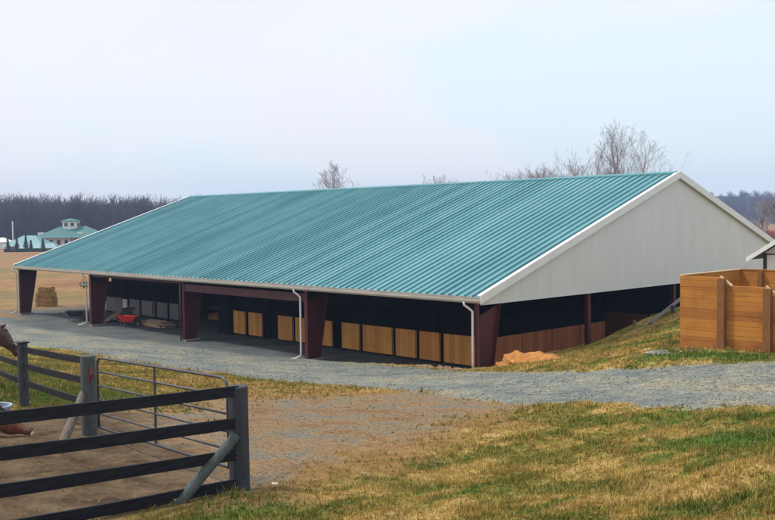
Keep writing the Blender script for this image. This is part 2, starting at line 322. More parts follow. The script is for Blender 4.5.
def pmesh(name, V, Fc):
    me = bpy.data.meshes.new(name); V = np.asarray(V, np.float32); Fc = np.asarray(Fc, np.int32); k = Fc.shape[1]
    me.vertices.add(len(V)); me.vertices.foreach_set('co', V.ravel()); me.loops.add(Fc.size); me.loops.foreach_set('vertex_index', Fc.ravel())
    me.polygons.add(len(Fc)); me.polygons.foreach_set('loop_start', np.arange(0, Fc.size, k, dtype=np.int32)); me.update(calc_edges=True); me.validate(); return me
def fattr(me, name, v):
    a = me.attributes.new(name, 'FLOAT', 'POINT'); a.data.foreach_set('value', np.asarray(v, np.float32))
# ------------------------------------------------------------------ ground sheet, split by surface
def ticks(lo, hi, step, lim, mid=None):
    t = list(np.arange(lo, hi+1e-6, step)); d = step
    a = lo
    out = []
    while a > -lim: d = min(d*1.16, 60); a -= d; out.append(a)
    t = out[::-1]+t; d = step; a = hi
    while a < lim: d = min(d*1.16, 60); a += d; t.append(a)
    return np.array(t)
xs = ticks(-8, 24, .14, 1150); ys = ticks(-27, 4, .14, 1150)
X, Y = np.meshgrid(xs, ys, indexing='ij'); x = X.ravel(); y = Y.ravel()
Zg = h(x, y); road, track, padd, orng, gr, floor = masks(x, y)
grassy = (1-road)*(1-track)*(1-padd)*(1-floor)
near = ss(60, 25, np.hypot(x-15, y+15))
Zg = Zg+near*(grassy*((fbm(x*2.2, y*2.2)-.5)*.11+(fbm(x*.5+3, y*.5)-.5)*.2*ss(-4, 8, x)+(vn(x*1.5, y*.22)-.5)*.14*ss(8, 14, x)*ss(-9, -13, y))+(1-grassy)*(fbm(x*1.3, y*1.3)-.5)*.05*(1-floor)+padd*(fbm(x*3, y*3)-.5)*.09)
far = ss(55, 75, np.hypot(x-20, y+20))
nx, ny = X.shape; idx = np.arange(nx*ny).reshape(nx, ny)
Fq = np.stack([idx[:-1, :-1], idx[1:, :-1], idx[1:, 1:], idx[:-1, 1:]], -1).reshape(-1, 4)
P3 = np.c_[x, y, Zg]
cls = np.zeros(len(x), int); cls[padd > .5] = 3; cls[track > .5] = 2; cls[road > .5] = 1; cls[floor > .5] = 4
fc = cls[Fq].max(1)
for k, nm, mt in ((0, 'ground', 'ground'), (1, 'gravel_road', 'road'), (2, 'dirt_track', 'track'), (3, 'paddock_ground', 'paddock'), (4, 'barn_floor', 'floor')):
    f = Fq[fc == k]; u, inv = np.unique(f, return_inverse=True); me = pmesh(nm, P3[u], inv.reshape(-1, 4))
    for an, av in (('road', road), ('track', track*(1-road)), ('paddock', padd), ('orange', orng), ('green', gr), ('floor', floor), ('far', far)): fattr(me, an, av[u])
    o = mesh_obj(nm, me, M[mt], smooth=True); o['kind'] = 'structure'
# ------------------------------------------------------------------ grass tufts
def grass():
    n = 330000; d = 8+42*rng.random(n)**1.35; a = (rng.random(n)-.5)*math.radians(54)
    gx = CAM[0]+d*(FW[0]*np.cos(a)+RT[0]*np.sin(a)); gy = CAM[1]+d*(FW[1]*np.cos(a)+RT[1]*np.sin(a))
    r, t, p, o, g, f = masks(gx, gy); w = (1-r)*(1-t*.985)*(1-p*.985)*(1-f)*(1-.85*np.clip(o, 0, 1)); w = w*np.clip(.25+1.5*fbm(gx*1.4+40, gy*1.4), 0, 1)
    k = (rng.random(n) < w) & (gx > .6-((gy < -.5)*100)) & (d > 9); gx, gy, g, o, d = gx[k], gy[k], g[k], o[k], d[k]
    gr_ = (1-r[k])*(1-t[k])*(1-p[k])*(1-f[k])
    gz = h(gx, gy)+ss(60, 25, np.hypot(gx-15, gy+15))*gr_*((fbm(gx*2.2, gy*2.2)-.5)*.11+(fbm(gx*.5+3, gy*.5)-.5)*.2*ss(-4, 8, gx)+(vn(gx*1.5, gy*.22)-.5)*.14*ss(8, 14, gx)*ss(-9, -13, gy))-.012
    m = len(gx); nb = 3; V = np.zeros((m, nb, 3, 3)); hgt = (.018+.048*rng.random(m)**1.6)*(.75+.5*fbm(gx*.8, gy*.8))*(1+.35*np.clip(g, 0, 1))*np.clip(d/22, 1, 1.4)*(1+1.1*ss(.60, .72, fbm(gx*2.3+80, gy*2.3)))*(1+1.3*(rng.random(m) < .02))
    for b_ in range(nb):
        an = rng.random(m)*2*PI; ln = hgt*(.6+.8*rng.random(m)); wd = (.006+.006*rng.random(m))*np.clip(d/14, 1, 2.2)
        ox = (rng.random(m)-.5)*.09; oy = (rng.random(m)-.5)*.09; tl = rng.random(m)*.9*ln; ta = rng.random(m)*2*PI
        V[:, b_, 0] = np.c_[gx+ox-wd*np.cos(an), gy+oy-wd*np.sin(an), gz]; V[:, b_, 1] = np.c_[gx+ox+wd*np.cos(an), gy+oy+wd*np.sin(an), gz]
        V[:, b_, 2] = np.c_[gx+ox+tl*np.cos(ta), gy+oy+tl*np.sin(ta), gz+ln]
    me = pmesh('grass', V.reshape(-1, 3), np.arange(m*nb*3).reshape(-1, 3)); fattr(me, 'green', np.repeat(g, nb*3)); fattr(me, 'dry', np.repeat(rng.random(m)**2, nb*3))
    tag(mesh_obj('grass', me, M['blades']), 'short patchy winter grass on the banks and paddock edges', 'grass', kind='stuff')
grass()
# loose stones on road, track and paddock
def scatter_lumps(name, pts, sizes, mat, label, cat):
    ico = B(); bmesh.ops.create_icosphere(ico, subdivisions=1, radius=1); ico.verts.ensure_lookup_table()
    bv = np.array([v.co[:] for v in ico.verts]); bf = np.array([[v.index for v in f.verts] for f in ico.faces]); ico.free()
    V = []; Fs = []
    for k, (p, s) in enumerate(zip(pts, sizes)):
        j = bv*(1+.35*(rng.random((len(bv), 1))-.5))*np.array([s*(.8+.5*rng.random()), s*(.8+.5*rng.random()), s*.55])
        V.append(j+np.array(p)); Fs.append(bf+k*len(bv))
    me = pmesh(name, np.concatenate(V), np.concatenate(Fs)); tag(mesh_obj(name, me, mat), label, cat, kind='stuff')
n = 44000; d = 10+42*rng.random(n)**.8; a = (rng.random(n)-.5)*math.radians(52)
gx = CAM[0]+d*(FW[0]*np.cos(a)+RT[0]*np.sin(a)); gy = CAM[1]+d*(FW[1]*np.cos(a)+RT[1]*np.sin(a)); r, t, p, o, g, f = masks(gx, gy)
k = rng.random(n) < (r*.9+t*.3+p*.015)*(gy < -.6); gx, gy = gx[k], gy[k]; gz = h(gx, gy)
scatter_lumps('loose_stones', np.c_[gx, gy, gz+.006], (.011+.024*rng.random(len(gx))**3)*np.clip(np.hypot(gx-CAM[0], gy-CAM[1])/22, .45, 1), M['gravel_stone'], 'small loose stones strewn over the gravel road and track', 'stones')
def leaves():
    n = 5000; d = 9+24*rng.random(n); a = (rng.random(n)-.5)*math.radians(54)
    gx = CAM[0]+d*(FW[0]*np.cos(a)+RT[0]*np.sin(a)); gy = CAM[1]+d*(FW[1]*np.cos(a)+RT[1]*np.sin(a)); r = masks(gx, gy)[0]
    k = (rng.random(n) < (1-r)*np.clip(fbm(gx+3, gy)*2.2-.7, 0, 1)) & (gy < -2); gx, gy = gx[k], gy[k]; gz = h(gx, gy)+.035+.03*rng.random(len(gx)); m = len(gx); V = np.zeros((m, 4, 3)); an = rng.random(m)*6.28; s_ = .015+.02*rng.random(m)
    for q in range(4): V[:, q] = np.c_[gx+s_*np.cos(an+q*PI/2)*(1 if q % 2 else .6), gy+s_*np.sin(an+q*PI/2)*(1 if q % 2 else .6), gz+(rng.random(m)-.5)*.02]
    tag(mesh_obj('fallen_leaves', pmesh('fallen_leaves', V.reshape(-1, 3), np.arange(m*4).reshape(-1, 4)), M['dead_leaf']), 'dead brown leaves scattered over grass and bare earth', 'leaves', kind='stuff')
leaves()
# ------------------------------------------------------------------ BARN
barn = thing('horse_barn', 'long open sided horse barn with teal ribbed roof and grey gable', 'barn', (0, 0, FL))
EH = 3.4; SL = H/(W/2)
def roofz(y): return EH+SL*min(y, W-y)
def roof_panel(side):
    prof = []; xx = -L+.10; sp = .455
    while xx < -.16-sp*.3:
        prof += [(xx, 0), (xx+.035, .085), (xx+.085, .085), (xx+.095, 0)]; xx += sp
    prof.append((-.12, 0)); bm = B(); yy = [(-.06 if side == 0 else W+.06), W/2-.03 if side == 0 else W/2+.03]; rows = []
    nrm = Vector((0, -SL if side == 0 else SL, 1)).normalized()
    seg = [yy[0]+(yy[1]-yy[0])*k/6 for k in range(7)]
    for y_ in seg:
        z0 = EH+SL*(y_ if side == 0 else W-y_); rows.append([bm.verts.new(Vector((px_, y_, z0))+nrm*hz) for px_, hz in prof])
    for r0, r1 in zip(rows, rows[1:]):
        for k in range(len(prof)-1): bm.faces.new((r0[k], r0[k+1], r1[k+1], r1[k]))
    for k in range(0, len(prof)-4, 4): bm.faces.new((rows[0][k], rows[0][k+1], rows[0][k+2], rows[0][k+3]))
    o = obj('roof_panel', bm, M['teal'], barn, world=True)
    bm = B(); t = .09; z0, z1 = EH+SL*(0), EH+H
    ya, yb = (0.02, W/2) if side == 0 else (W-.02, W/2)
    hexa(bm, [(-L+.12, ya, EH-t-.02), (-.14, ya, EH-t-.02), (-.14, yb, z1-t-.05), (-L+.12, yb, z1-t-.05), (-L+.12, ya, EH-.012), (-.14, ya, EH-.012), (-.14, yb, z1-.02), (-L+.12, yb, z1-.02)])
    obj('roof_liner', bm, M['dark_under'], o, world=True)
roof_panel(0); roof_panel(1)
bm = B()
for s in (1, -1): hexa(bm, [(-L+.05, W/2, EH+H+.03), (-.05, W/2, EH+H+.03), (-.05, W/2+s*.24, EH+H+.0-.24*SL), (-L+.05, W/2+s*.24, EH+H+.0-.24*SL), (-L+.05, W/2, EH+H+.115), (-.05, W/2, EH+H+.115), (-.05, W/2+s*.24, EH+H+.10-.24*SL), (-L+.05, W/2+s*.24, EH+H+.10-.24*SL)])
obj('ridge_cap', bm, M['teal_trim'], barn, world=True)
for xe, sg in ((0, 1), (-L, -1)):
    bm = B()
    for s in (0, 1):
        ya, yb = (-.12, W/2) if s == 0 else (W+.12, W/2); za = EH+SL*(-.12); zb = EH+H
        x0, x1 = xe-.02*sg, xe+.045*sg
        hexa(bm, [(x0, ya, za-.27), (x1, ya, za-.27), (x1, yb, zb-.27), (x0, yb, zb-.27), (x0, ya, za+.075), (x1, ya, za+.075), (x1, yb, zb+.075), (x0, yb, zb+.075)])
        x2 = xe-.17*sg
        hexa(bm, [(x2, ya, za+.077), (x1, ya, za+.077), (x1, yb, zb+.077), (x2, yb, zb+.077), (x2, ya, za+.10), (x1, ya, za+.10), (x1, yb, zb+.10), (x2, yb, zb+.10)])
    obj('rake_trim', bm, M['white_trim'], barn, world=True)
    # gable wall: ribbed sheet
    xw = xe-.16*sg; bm = B(); y0 = .12; st = .305; pr = []
    while y0 < W-.12:
        pr += [(y0, 0), (y0+.03, .014), (y0+.07, .014), (y0+.10, 0)]; y0 += st
    pr = [p_ for p_ in pr if p_[0] < W-.12]+[(W-.12, 0)]
    bot = [bm.verts.new((xw+sg*b_, a_, EH-.36)) for a_, b_ in pr]; top = [bm.verts.new((xw+sg*b_, a_, roofz(a_)-.03)) for a_, b_ in pr]
    for k in range(len(pr)-1): bm.faces.new((bot[k], bot[k+1], top[k+1], top[k]))
    gw = obj('gable_wall', bm, M['gable'], barn, world=True)
    bm = B(); box(bm, (xw-.03*sg, .12, EH-.375), (xw+.04*sg, W-.12, EH-.362)); obj('base_trim', bm, M['gable'], gw, world=True)
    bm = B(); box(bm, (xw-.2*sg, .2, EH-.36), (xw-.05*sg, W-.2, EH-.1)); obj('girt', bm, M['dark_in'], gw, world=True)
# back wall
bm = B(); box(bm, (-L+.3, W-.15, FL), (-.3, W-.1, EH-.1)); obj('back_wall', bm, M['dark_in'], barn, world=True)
# gutters
for s in (0, 1):
    y0 = -.02 if s == 0 else W+.02; sg = -1 if s == 0 else 1; bm = B()
    prof = [(0, -.02), (0, -.24), (.03, -.26), (.10, -.26), (.14, -.20), (.15, -.09), (.165, -.04), (.15, -.035), (.135, -.09), (.12, -.16), (.02, -.19), (.02, -.02)]
    a_ = [bm.verts.new((-L+.02, y0+sg*p, EH+q)) for p, q in prof]; b_ = [bm.verts.new((.02, y0+sg*p, EH+q)) for p, q in prof]
    for k in range(len(prof)): bm.faces.new((a_[k], a_[(k+1) % len(prof)], b_[(k+1) % len(prof)], b_[k]))
    bm.faces.new(a_); bm.faces.new(b_[::-1]); obj('gutter', bm, M['cream_trim'], barn, world=True)
    bm = B(); box(bm, (-L+.15, y0-sg*.005, EH-.30), (-.15, y0-sg*.04, EH-.03)); obj('fascia', bm, M['cream_trim'], barn, world=True)
# rigid frames
FX = [-.38, -12.0, -23.95, -36.3, -48.7]
def column(x_, y0, sg, zb):
    bm = B(); base, top = .80, 1.45; yo = y0
    box(bm, (x_-.13, yo, zb), (x_+.13, yo+sg*.025, EH-.12))
    hexa(bm, [(x_-.012, yo+sg*.025, zb), (x_+.012, yo+sg*.025, zb), (x_+.012, yo+sg*base, zb), (x_-.012, yo+sg*base, zb), (x_-.012, yo+sg*.025, EH-.15), (x_+.012, yo+sg*.025, EH-.15), (x_+.012, yo+sg*top, EH-.25), (x_-.012, yo+sg*top, EH-.25)])
    hexa(bm, [(x_-.13, yo+sg*base, zb), (x_+.13, yo+sg*base, zb), (x_+.13, yo+sg*(base+.025), zb), (x_-.13, yo+sg*(base+.025), zb), (x_-.13, yo+sg*top, EH-.25), (x_+.13, yo+sg*top, EH-.25), (x_+.13, yo+sg*(top+.025), EH-.25), (x_-.13, yo+sg*(top+.025), EH-.25)])
    box(bm, (x_-.13, yo+sg*.0255, zb+.02), (x_+.13, yo+sg*(base-.01), zb+.045))
    c_ = obj('column', bm, M['red_steel'], barn, world=True)
    bm = B(); box(bm, (x_-.25, yo-sg*.02, FL-.2), (x_+.25, yo+sg*1.0, FL+.07), .01); obj('footing', bm, M['plank_grey'], c_, world=True)
for x_ in FX:
    column(x_, .1, 1, FL); column(x_, W-.2, -1, FL)
    bm = B()
    for s in (0, 1):
        f_ = lambda y_: y_ if s == 0 else W-y_
        for t_, xa in ((0, .12), (1, .012)):
            pass
        ya, yb = f_(.15), f_(W/2)
        za, zb = EH-.14, EH+H-.16
        hexa(bm, [(x_-.012, ya, za-.75), (x_+.012, ya, za-.75), (x_+.012, yb, zb-.62), (x_-.012, yb, zb-.62), (x_-.012, ya, za), (x_+.012, ya, za), (x_+.012, yb, zb), (x_-.012, yb, zb)])
        ya = f_(1.4)
        hexa(bm, [(x_-.13, ya, za-.40), (x_+.13, ya, za-.40), (x_+.13, yb, zb-.66), (x_-.13, yb, zb-.66), (x_-.13, ya, za-.37), (x_+.13, ya, za-.37), (x_+.13, yb, zb-.63), (x_-.13, yb, zb-.63)])
    obj('rafter', bm, M['red_steel'], barn, world=True)
for x_ in (-.38, -L+.5):
    for y_ in (8.25, W/2, 24.4):
        bm = B(); zt = EH-.3
        for a_ in (-.1, .08): box(bm, (x_+a_, y_-.13, FL), (x_+a_+.02, y_+.13, zt))
        box(bm, (x_-.079, y_-.012, FL), (x_+.079, y_+.012, zt)); obj('end_post', bm, M['red_steel'], barn, world=True)
bm = B(); box(bm, (-23.8, .13, 2.50), (-12.14, .21, 2.93)); obj('header_beam', bm, M['red_beam'], barn, world=True)
bm = B(); box(bm, (-36.1, .2, 2.93), (-24.1, .26, 3.09)); obj('header_beam', bm, M['red_beam'], barn, world=True)
# downspouts
def downspout(x_, zb, mat, kick=True):
    bm = B(); r = .055
    pts = [(x_-.35, -.12, EH-.25), (x_-.34, -.12, EH-.38), (x_-.12, .0, EH-.56), (x_, .03, EH-.66), (x_, .03, zb+.32), (x_-.02, .0, zb+.2), (x_-.2, -.22, zb+.08), (x_-.42, -.42, zb+.04)]
    if not kick: pts = pts[:5]+[(x_, .03, zb-.2)]
    tube(bm, pts, r, 8); obj('downspout', bm, mat, barn, world=True, smooth=True)
downspout(-.55, .25, M['pink_white'], False); downspout(-12.35, FL, M['pink_white']); downspout(-36.75, FL, M['cream_trim']); downspout(-49.1, FL, M['cream_trim'])
bm = B(); tube(bm, [(-24.12, .02, EH-.26), (-24.12, .02, FL)], .045, 8); obj('downspout', bm, M['red_beam'], barn, world=True, smooth=True, label='faded red strip standing in for the lit flange of the middle column')  # not a downspout: lighter tube standing in for the column flange lit by sky
# stalls
def stall_run(x0, x1, y0, spans, ztop=1.02, mat=None, axis='x', doors=True):
    """row of stall fronts; spans along the axis, every panel a part, bars above it a sub-part, added dark to blacken the interior"""
    for a_, b_ in spans:
        bm = B(); w = b_-a_; lo = FL+.12
        if axis == 'x':
            box(bm, (a_, y0-.04, lo), (b_, y0+.0, ztop), .008)
            o = obj('stall_panel', bm, mat, barn, world=True)
            for q in (a_+.02, b_-.06): bm = B(); box(bm, (q, y0-.055, lo), (q+.04, y0-.042, ztop)); obj('edge_strip', bm, M['grille'], o, world=True)
            bm = B(); k = int(w/.14)
            for q in range(k+1): xq = a_+.03+(w-.06)*q/max(k, 1); box(bm, (xq-.012, y0-.03, ztop+.002), (xq+.012, y0-.006, 1.95))
            box(bm, (a_, y0-.036, 1.95), (b_, y0, 2.01)); obj('stall_grille', bm, M['grille'], o, world=True)
        else:
            box(bm, (y0, a_, lo), (y0+.04, b_, ztop), .008); o = obj('stall_panel', bm, mat, barn, world=True)
            bm = B(); k = int(w/.14)
            for q in range(k+1): xq = a_+.03+(w-.06)*q/max(k, 1); box(bm, (y0+.006, xq-.012, ztop+.002), (y0+.03, xq+.012, 1.95))
            box(bm, (y0, a_, 1.95), (y0+.036, b_, 2.01)); obj('stall_grille', bm, M['grille'], o, world=True)
def block(x0, x1, y0, y1, n, top=2.0):
    def wl(a, b): bm = B(); box(bm, a, b); obj('stall_darkening_wall', bm, M['dark_in'], barn, world=True)  # full-height dark walls, added to cut the light inside the barn
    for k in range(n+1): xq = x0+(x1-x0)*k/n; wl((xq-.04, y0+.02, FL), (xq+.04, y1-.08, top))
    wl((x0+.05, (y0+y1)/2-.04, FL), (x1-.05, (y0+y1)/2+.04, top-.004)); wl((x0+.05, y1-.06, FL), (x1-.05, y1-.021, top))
    wl((x0+.06, y0+.45, FL), (x1-.06, y0+.49, top+.9))  # dark sheet added behind the bars to keep the interior black
FR = [(-24.2, -22.8), (-22.55, -21.0), (-19.5, -17.95), (-17.8, -16.35), (-15.9, -14.36), (-13.62, -12.06), (-11.9, -9.47), (-9.32, -7.73), (-7.58, -6.05), (-5.9, -2.98)]
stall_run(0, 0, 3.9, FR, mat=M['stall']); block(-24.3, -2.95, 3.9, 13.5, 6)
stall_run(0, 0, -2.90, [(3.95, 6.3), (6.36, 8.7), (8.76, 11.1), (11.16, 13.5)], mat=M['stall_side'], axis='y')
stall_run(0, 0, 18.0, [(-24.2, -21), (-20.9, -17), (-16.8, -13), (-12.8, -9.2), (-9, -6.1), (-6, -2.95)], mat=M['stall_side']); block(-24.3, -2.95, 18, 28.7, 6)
stall_run(0, 0, -2.90, [(18.1, 20.7), (20.8, 23.4), (23.5, 26.1)], mat=M['stall_grey'], axis='y')  # grey colour stands in for light falling on this end of the row
stall_run(0, 0, 5.6, [(-44.8, -42.1), (-41.0, -39.3), (-39.1, -37), (-36.8, -35.2), (-35, -33.6)], ztop=.75, mat=M['stall_grey']); block(-44.8, -33.5, 5.6, 13.5, 4, 1.9)
bm = B(); box(bm, (-41.85, 5.45, FL), (-41.15, 5.53, .7)); obj('stall_door', bm, M['pink_white'], barn, world=True, label='pale upright board between grey stall panels')
bm = B(); box(bm, (-38.9, 5.47, FL+.3), (-37.3, 5.53, .66)); obj('notice_board', bm, M['plank_grey'], barn, world=True)
bm = B(); box(bm, (-24.75, 3.6, FL), (-24.38, 4.0, 2.6)); box(bm, (-26.0, 3.95, FL), (-24.4, 4.05, 2.2)); obj('stall_end', bm, M['grille'], barn, world=True)
bm = B(); box(bm, (-35.4, 7.9, .28), (-31.9, 8.0, .5)); box(bm, (-35.3, 7.95, FL), (-35.2, 8.05, .28)); box(bm, (-32.1, 7.95, FL), (-32.0, 8.05, .28)); obj('hitching_rail', bm, M['red_beam'], barn, world=True)
# ------------------------------------------------------------------ things round the barn
def lump(bm, c, r, seed, sub=3, squash=1., rough=.3):
    t = bmesh.ops.create_icosphere(bm, subdivisions=sub, radius=1); rg = np.random.default_rng(seed); q = rg.random(3)*50
    for v in t['verts']:
        a_ = v.co.copy(); k = 1+rough*(float(fbm(np.array(a_.x*1.6+q[0]+a_.z), np.array(a_.y*1.6+q[1]-a_.z*.7), 4))-.5)*2
        v.co = Vector((c[0]+a_.x*r[0]*k, c[1]+a_.y*r[1]*k, c[2]+a_.z*r[2]*k*squash))
    return bm
hz = -.5
hl = ((-54.5, 4.5),)
def hay_bale(c, sx, sy, sz, rot, label):
    o = thing('hay_bale', label, 'hay bale', c, rot, 'square hay bales stacked in the field beyond the barn')
    bm = B(); box(bm, (-sx/2, -sy/2, 0), (sx/2, sy/2, sz), .05); bmesh.ops.subdivide_edges(bm, edges=bm.edges[:], cuts=3, use_grid_fill=True)
    for v in bm.verts: v.co += Vector([(random.random()-.5)*.05 for _ in range(3)])
    obj('baled_hay', bm, M['hay'], o)
    for q in (-.28, .28):
        bm = B(); box(bm, (q*sx-.012, -sy/2-.03, .0), (q*sx+.012, -sy/2-.015, sz+.02)); box(bm, (q*sx-.012, -sy/2-.03, sz+.01), (q*sx+.012, sy/2+.03, sz+.025)); obj('twine', bm, M['bark'], o)
bx, by = -54.3, 4.7
lv = ('bottom', 'second', 'third', 'top')
for k, (sx, sy) in enumerate(((1.5, 1.2), (1.55, 1.15), (1.5, 1.1), (1.15, 1.0))):
    hay_bale((bx+random.uniform(-.05, .05), by, hh(bx, by)-.02+k*.44), sx, sy, .43, math.radians(46+random.uniform(-6, 6)), '%s hay bale of the stack seen between the two leftmost barn columns' % lv[k])
def wheelbarrow(c, rot, mat, label):
    o = thing('wheelbarrow', label, 'wheelbarrow', c, rot, None)
    bm = B(); P = [(-.35, -.24, .32), (.42, -.2, .32), (.42, .2, .32), (-.35, .24, .32), (-.62, -.42, .74), (.72, -.36, .70), (.72, .36, .70), (-.62, .42, .74)]
    vs = [bm.verts.new(p) for p in P]
    for f in ((0, 1, 2, 3), (0, 1, 5, 4), (1, 2, 6, 5), (2, 3, 7, 6), (3, 0, 4, 7)): bm.faces.new([vs[i] for i in f])
    bmesh.ops.recalc_face_normals(bm, faces=bm.faces); bmesh.ops.solidify(bm, geom=bm.faces[:], thickness=.02)
    tr = obj('tray', bm, mat, o)
    bm = B(); tube(bm, [(-.62, -.42, .75), (.72, -.36, .71), (.72, .36, .71), (-.62, .42, .75), (-.62, -.42, .75)], .016, 6); obj('rim', bm, mat, tr)
    bm = B(); tube(bm, [(.75, .045, .2), (.75, -.045, .2)], .2, 18); w = obj('wheel', bm, M['tyre'], o)
    bm = B(); tube(bm, [(.75, .06, .2), (.75, -.06, .2)], .09, 12); obj('rim', bm, M['steel'], w)
    for s in (-1, 1):
        bm = B(); tube(bm, [(.75, s*.08, .2), (.3, s*.2, .3), (-.6, s*.27, .42), (-1.05, s*.3, .58)], .02, 6); hd = obj('handle', bm, M['steel'], o)
        bm = B(); tube(bm, [(-.95, s*.293, .545), (-1.1, s*.303, .60)], .028, 6); obj('grip', bm, M['tyre'], hd)
        bm = B(); tube(bm, [(-.1, s*.24, .33), (-.22, s*.26, .0), (-.38, s*.26, .0), (-.5, s*.26, .4)], .017, 6); obj('leg', bm, M['steel'], o)
wheelbarrow((-33.9, 1.7, FL), math.radians(35), M['red_tray'], 'red wheelbarrow standing in front of the pale lumber')
wheelbarrow((-40.3, .8, FL), math.radians(60), M['black_tray'], 'black wheelbarrow parked between the two leftmost barn columns')
# lumber
lp = thing('lumber_stack', 'stack of pale boards on the barn floor behind the red wheelbarrow', 'lumber stack', (-32.3, 3.2, FL))
for k in range(5):
    for j_ in range(5):
        x_ = -1.5+random.uniform(-.25, .25); y_ = -.6+j_*.26; z_ = k*.075
        if k == 4 and j_ in (0, 4): continue
        bm = B(); beam(bm, (x_, y_, z_+.045), (x_+2.7+random.uniform(-.4, .5), y_+random.uniform(-.06, .06), z_+.045+random.uniform(0, .02)), .05, .22); obj('board', bm, M['lumber'], lp)
pp = thing('plywood_pile', 'slanting pile of pale plywood sheets beside the second column from left', 'plywood pile', (-36.6, 2.4, FL))
for k in range(5):
    bm = B(); a_ = .20+k*.045; box(bm, (-1.3+k*.10, -.55+k*.03, 0), (1.2+k*.07, .6+k*.03, .022)); bmesh.ops.rotate(bm, verts=bm.verts, cent=(-1.3, 0, 0), matrix=Matrix.Rotation(-a_, 3, 'Y'))
    bmesh.ops.translate(bm, verts=bm.verts, vec=(0, 0, .03*k+.01)); obj('sheet', bm, M['lumber'], pp)
o = thing('hay_pile', 'low heap of loose yellow hay in the shade behind the middle column', 'hay heap', (-33.0, 8.4, FL))
bm = B(); lump(bm, (0, 0, .05), (1.3, .6, .45), 5, 3, 1, .5); obj('loose_hay', bm, M['hay'], o)
# hanging basket
o = thing('hanging_basket', 'small white hanging basket with dark greenery under the left eave', 'hanging basket', (-37.0, .0, 2.35))
bm = B(); tube(bm, [(0, 0, -.12), (0, 0, .0), (0, 0, .08)], [.1, .17, .19], 10); obj('pot', bm, M['white_trim'], o)
bm = B(); tube(bm, [(0, 0, .08), (0, 0, .78)], .008, 4); obj('hanger', bm, M['steel'], o)
bm = B()
for k in range(130):
    c = Vector((random.gauss(0, .12), random.gauss(0, .12), random.gauss(.0, .15))); d_ = Vector((random.gauss(0, 1), random.gauss(0, 1), random.gauss(0, 1))).normalized()*.07; e = d_.orthogonal().normalized()*.03
    bm.faces.new([bm.verts.new(c-d_), bm.verts.new(c+e), bm.verts.new(c+d_), bm.verts.new(c-e)])
obj('foliage', bm, M['leaf'], o)
# clay mound and clods at the corner
c = (2.75, .2)
bm = B(); lump(bm, (c[0], c[1], hh(*c)-.1), (1.6, .8, .40), 3, 5, 1, .8); lump(bm, (c[0]-1.1, c[1]-.5, hh(c[0]-1.1, c[1]-.5)-.1), (.8, .5, .26), 9, 4, 1, .8)
for v in bm.verts: v.co.z += (float(fbm(np.array(v.co.x*4), np.array(v.co.y*4), 5))-.5)*.26
tag(obj('clay_mound', bm, M['clay'], smooth=True), 'mound of orange clay beside the near barn corner', 'earth mound')
cl = []
for k, px in enumerate((437, 446, 455, 464, 472, 484, 492, 500)):
    a_ = random.uniform(.10, .2); xx_ = -2.6+k*.42+random.uniform(-.12, .12) if k < 6 else .3+(k-6)*.5; yy_ = -.62+random.uniform(-.12, .12)-(0.2 if k > 4 else 0)
    cl.append((xx_, yy_, a_))
for k in range(26): cl.append((random.uniform(-5.5, 1.6), random.uniform(-1.1, -.4), random.uniform(.04, .12)))
gp = 'clods of clay along the edge of the road at the barn corner'
for k, (xx_, yy_, a_) in enumerate(cl):
    bm = B(); lump(bm, (0, 0, 0), (a_, a_*.8, a_*.6), 20+k, 3, 1, 1.1); o = obj('clay_clod', bm, M['clod']); o.location = (xx_, yy_, hh(xx_, yy_)+a_*.15)
    tag(o, 'lump of dry clay on the road edge below the corner downspout', 'clod', gp)
# ------------------------------------------------------------------ timber bin
bz = 4.84; bX, bY = 10.9, -3.27
tb = thing('timber_bin', 'orange stained plank bin with stepped front wall on the bank', 'timber bin', (bX, bY, 2.4))
steps = [(0, 1.42, bz), (1.42, 2.82, bz-.24), (2.82, 4.3, bz-.48), (4.3, 5.8, bz-.66)]
for k, (a_, b_, zt) in enumerate(steps):
    bm = B(); g = .004 if k else 0
    zz = 2.2; nb = 8; hb = (zt-zz)/nb
    for q in range(nb): box(bm, (bX+a_+g+.002, bY-.0+random.uniform(-.006, .006), zz+q*hb+.004), (bX+b_, bY+.05, zz+(q+1)*hb-.004), .006)
    obj('front_wall', bm, M['bin'], tb, world=True)
    # post in front of each joint, with a sloped cap that shows fresh-cut wood
    bm = B(); xp = bX+b_; box(bm, (xp-.13, bY-.16, 2.1), (xp+.10, bY-.012, zt-.03), .008); po = obj('post', bm, M['bin_post'], tb, world=True)
    bm = B(); hexa(bm, [(xp-.10, bY-.03, zt+.0), (xp-.10, bY+.09, zt+.0), (xp+.26, bY+.09, zt-.27), (xp+.26, bY-.03, zt-.27), (xp-.10, bY-.03, zt+.045), (xp-.10, bY+.09, zt+.045), (xp+.26, bY+.09, zt-.225), (xp+.26, bY-.03, zt-.225)])
    obj('cap', bm, M['bin_cut'], po, world=True)
YL = 3.95
for nm, p0, p1 in (('side_wall', (bX, bY+.06), (bX+.05, bY+YL)), ('back_wall', (bX, bY+YL+.01), (bX+7, bY+YL+.06))):
    bm = B(); nb = 8; zz = 2.1; hb = (bz-zz)/nb
    for q in range(nb): box(bm, (p0[0], p0[1], zz+q*hb+.003), (p1[0], p1[1], zz+(q+1)*hb-.003), .005)
    o = obj(nm, bm, M['bin'], tb, world=True)
    bm = B(); box(bm, (p0[0]-.03, p0[1]-.02, bz+.002), (p1[0]+.03, p1[1]+.03, bz+.035)); obj('top_cap', bm, M['bin_cut'] if nm == 'side_wall' else M['bin'], o, world=True)
for q in (0.7, 2.3, 4.2, 5.9):
    bm = B(); box(bm, (bX+q, bY+YL-.13, 2.1), (bX+q+.14, bY+YL+.008, bz-.02)); obj('inner_post', bm, M['bin_post'], tb, world=True)
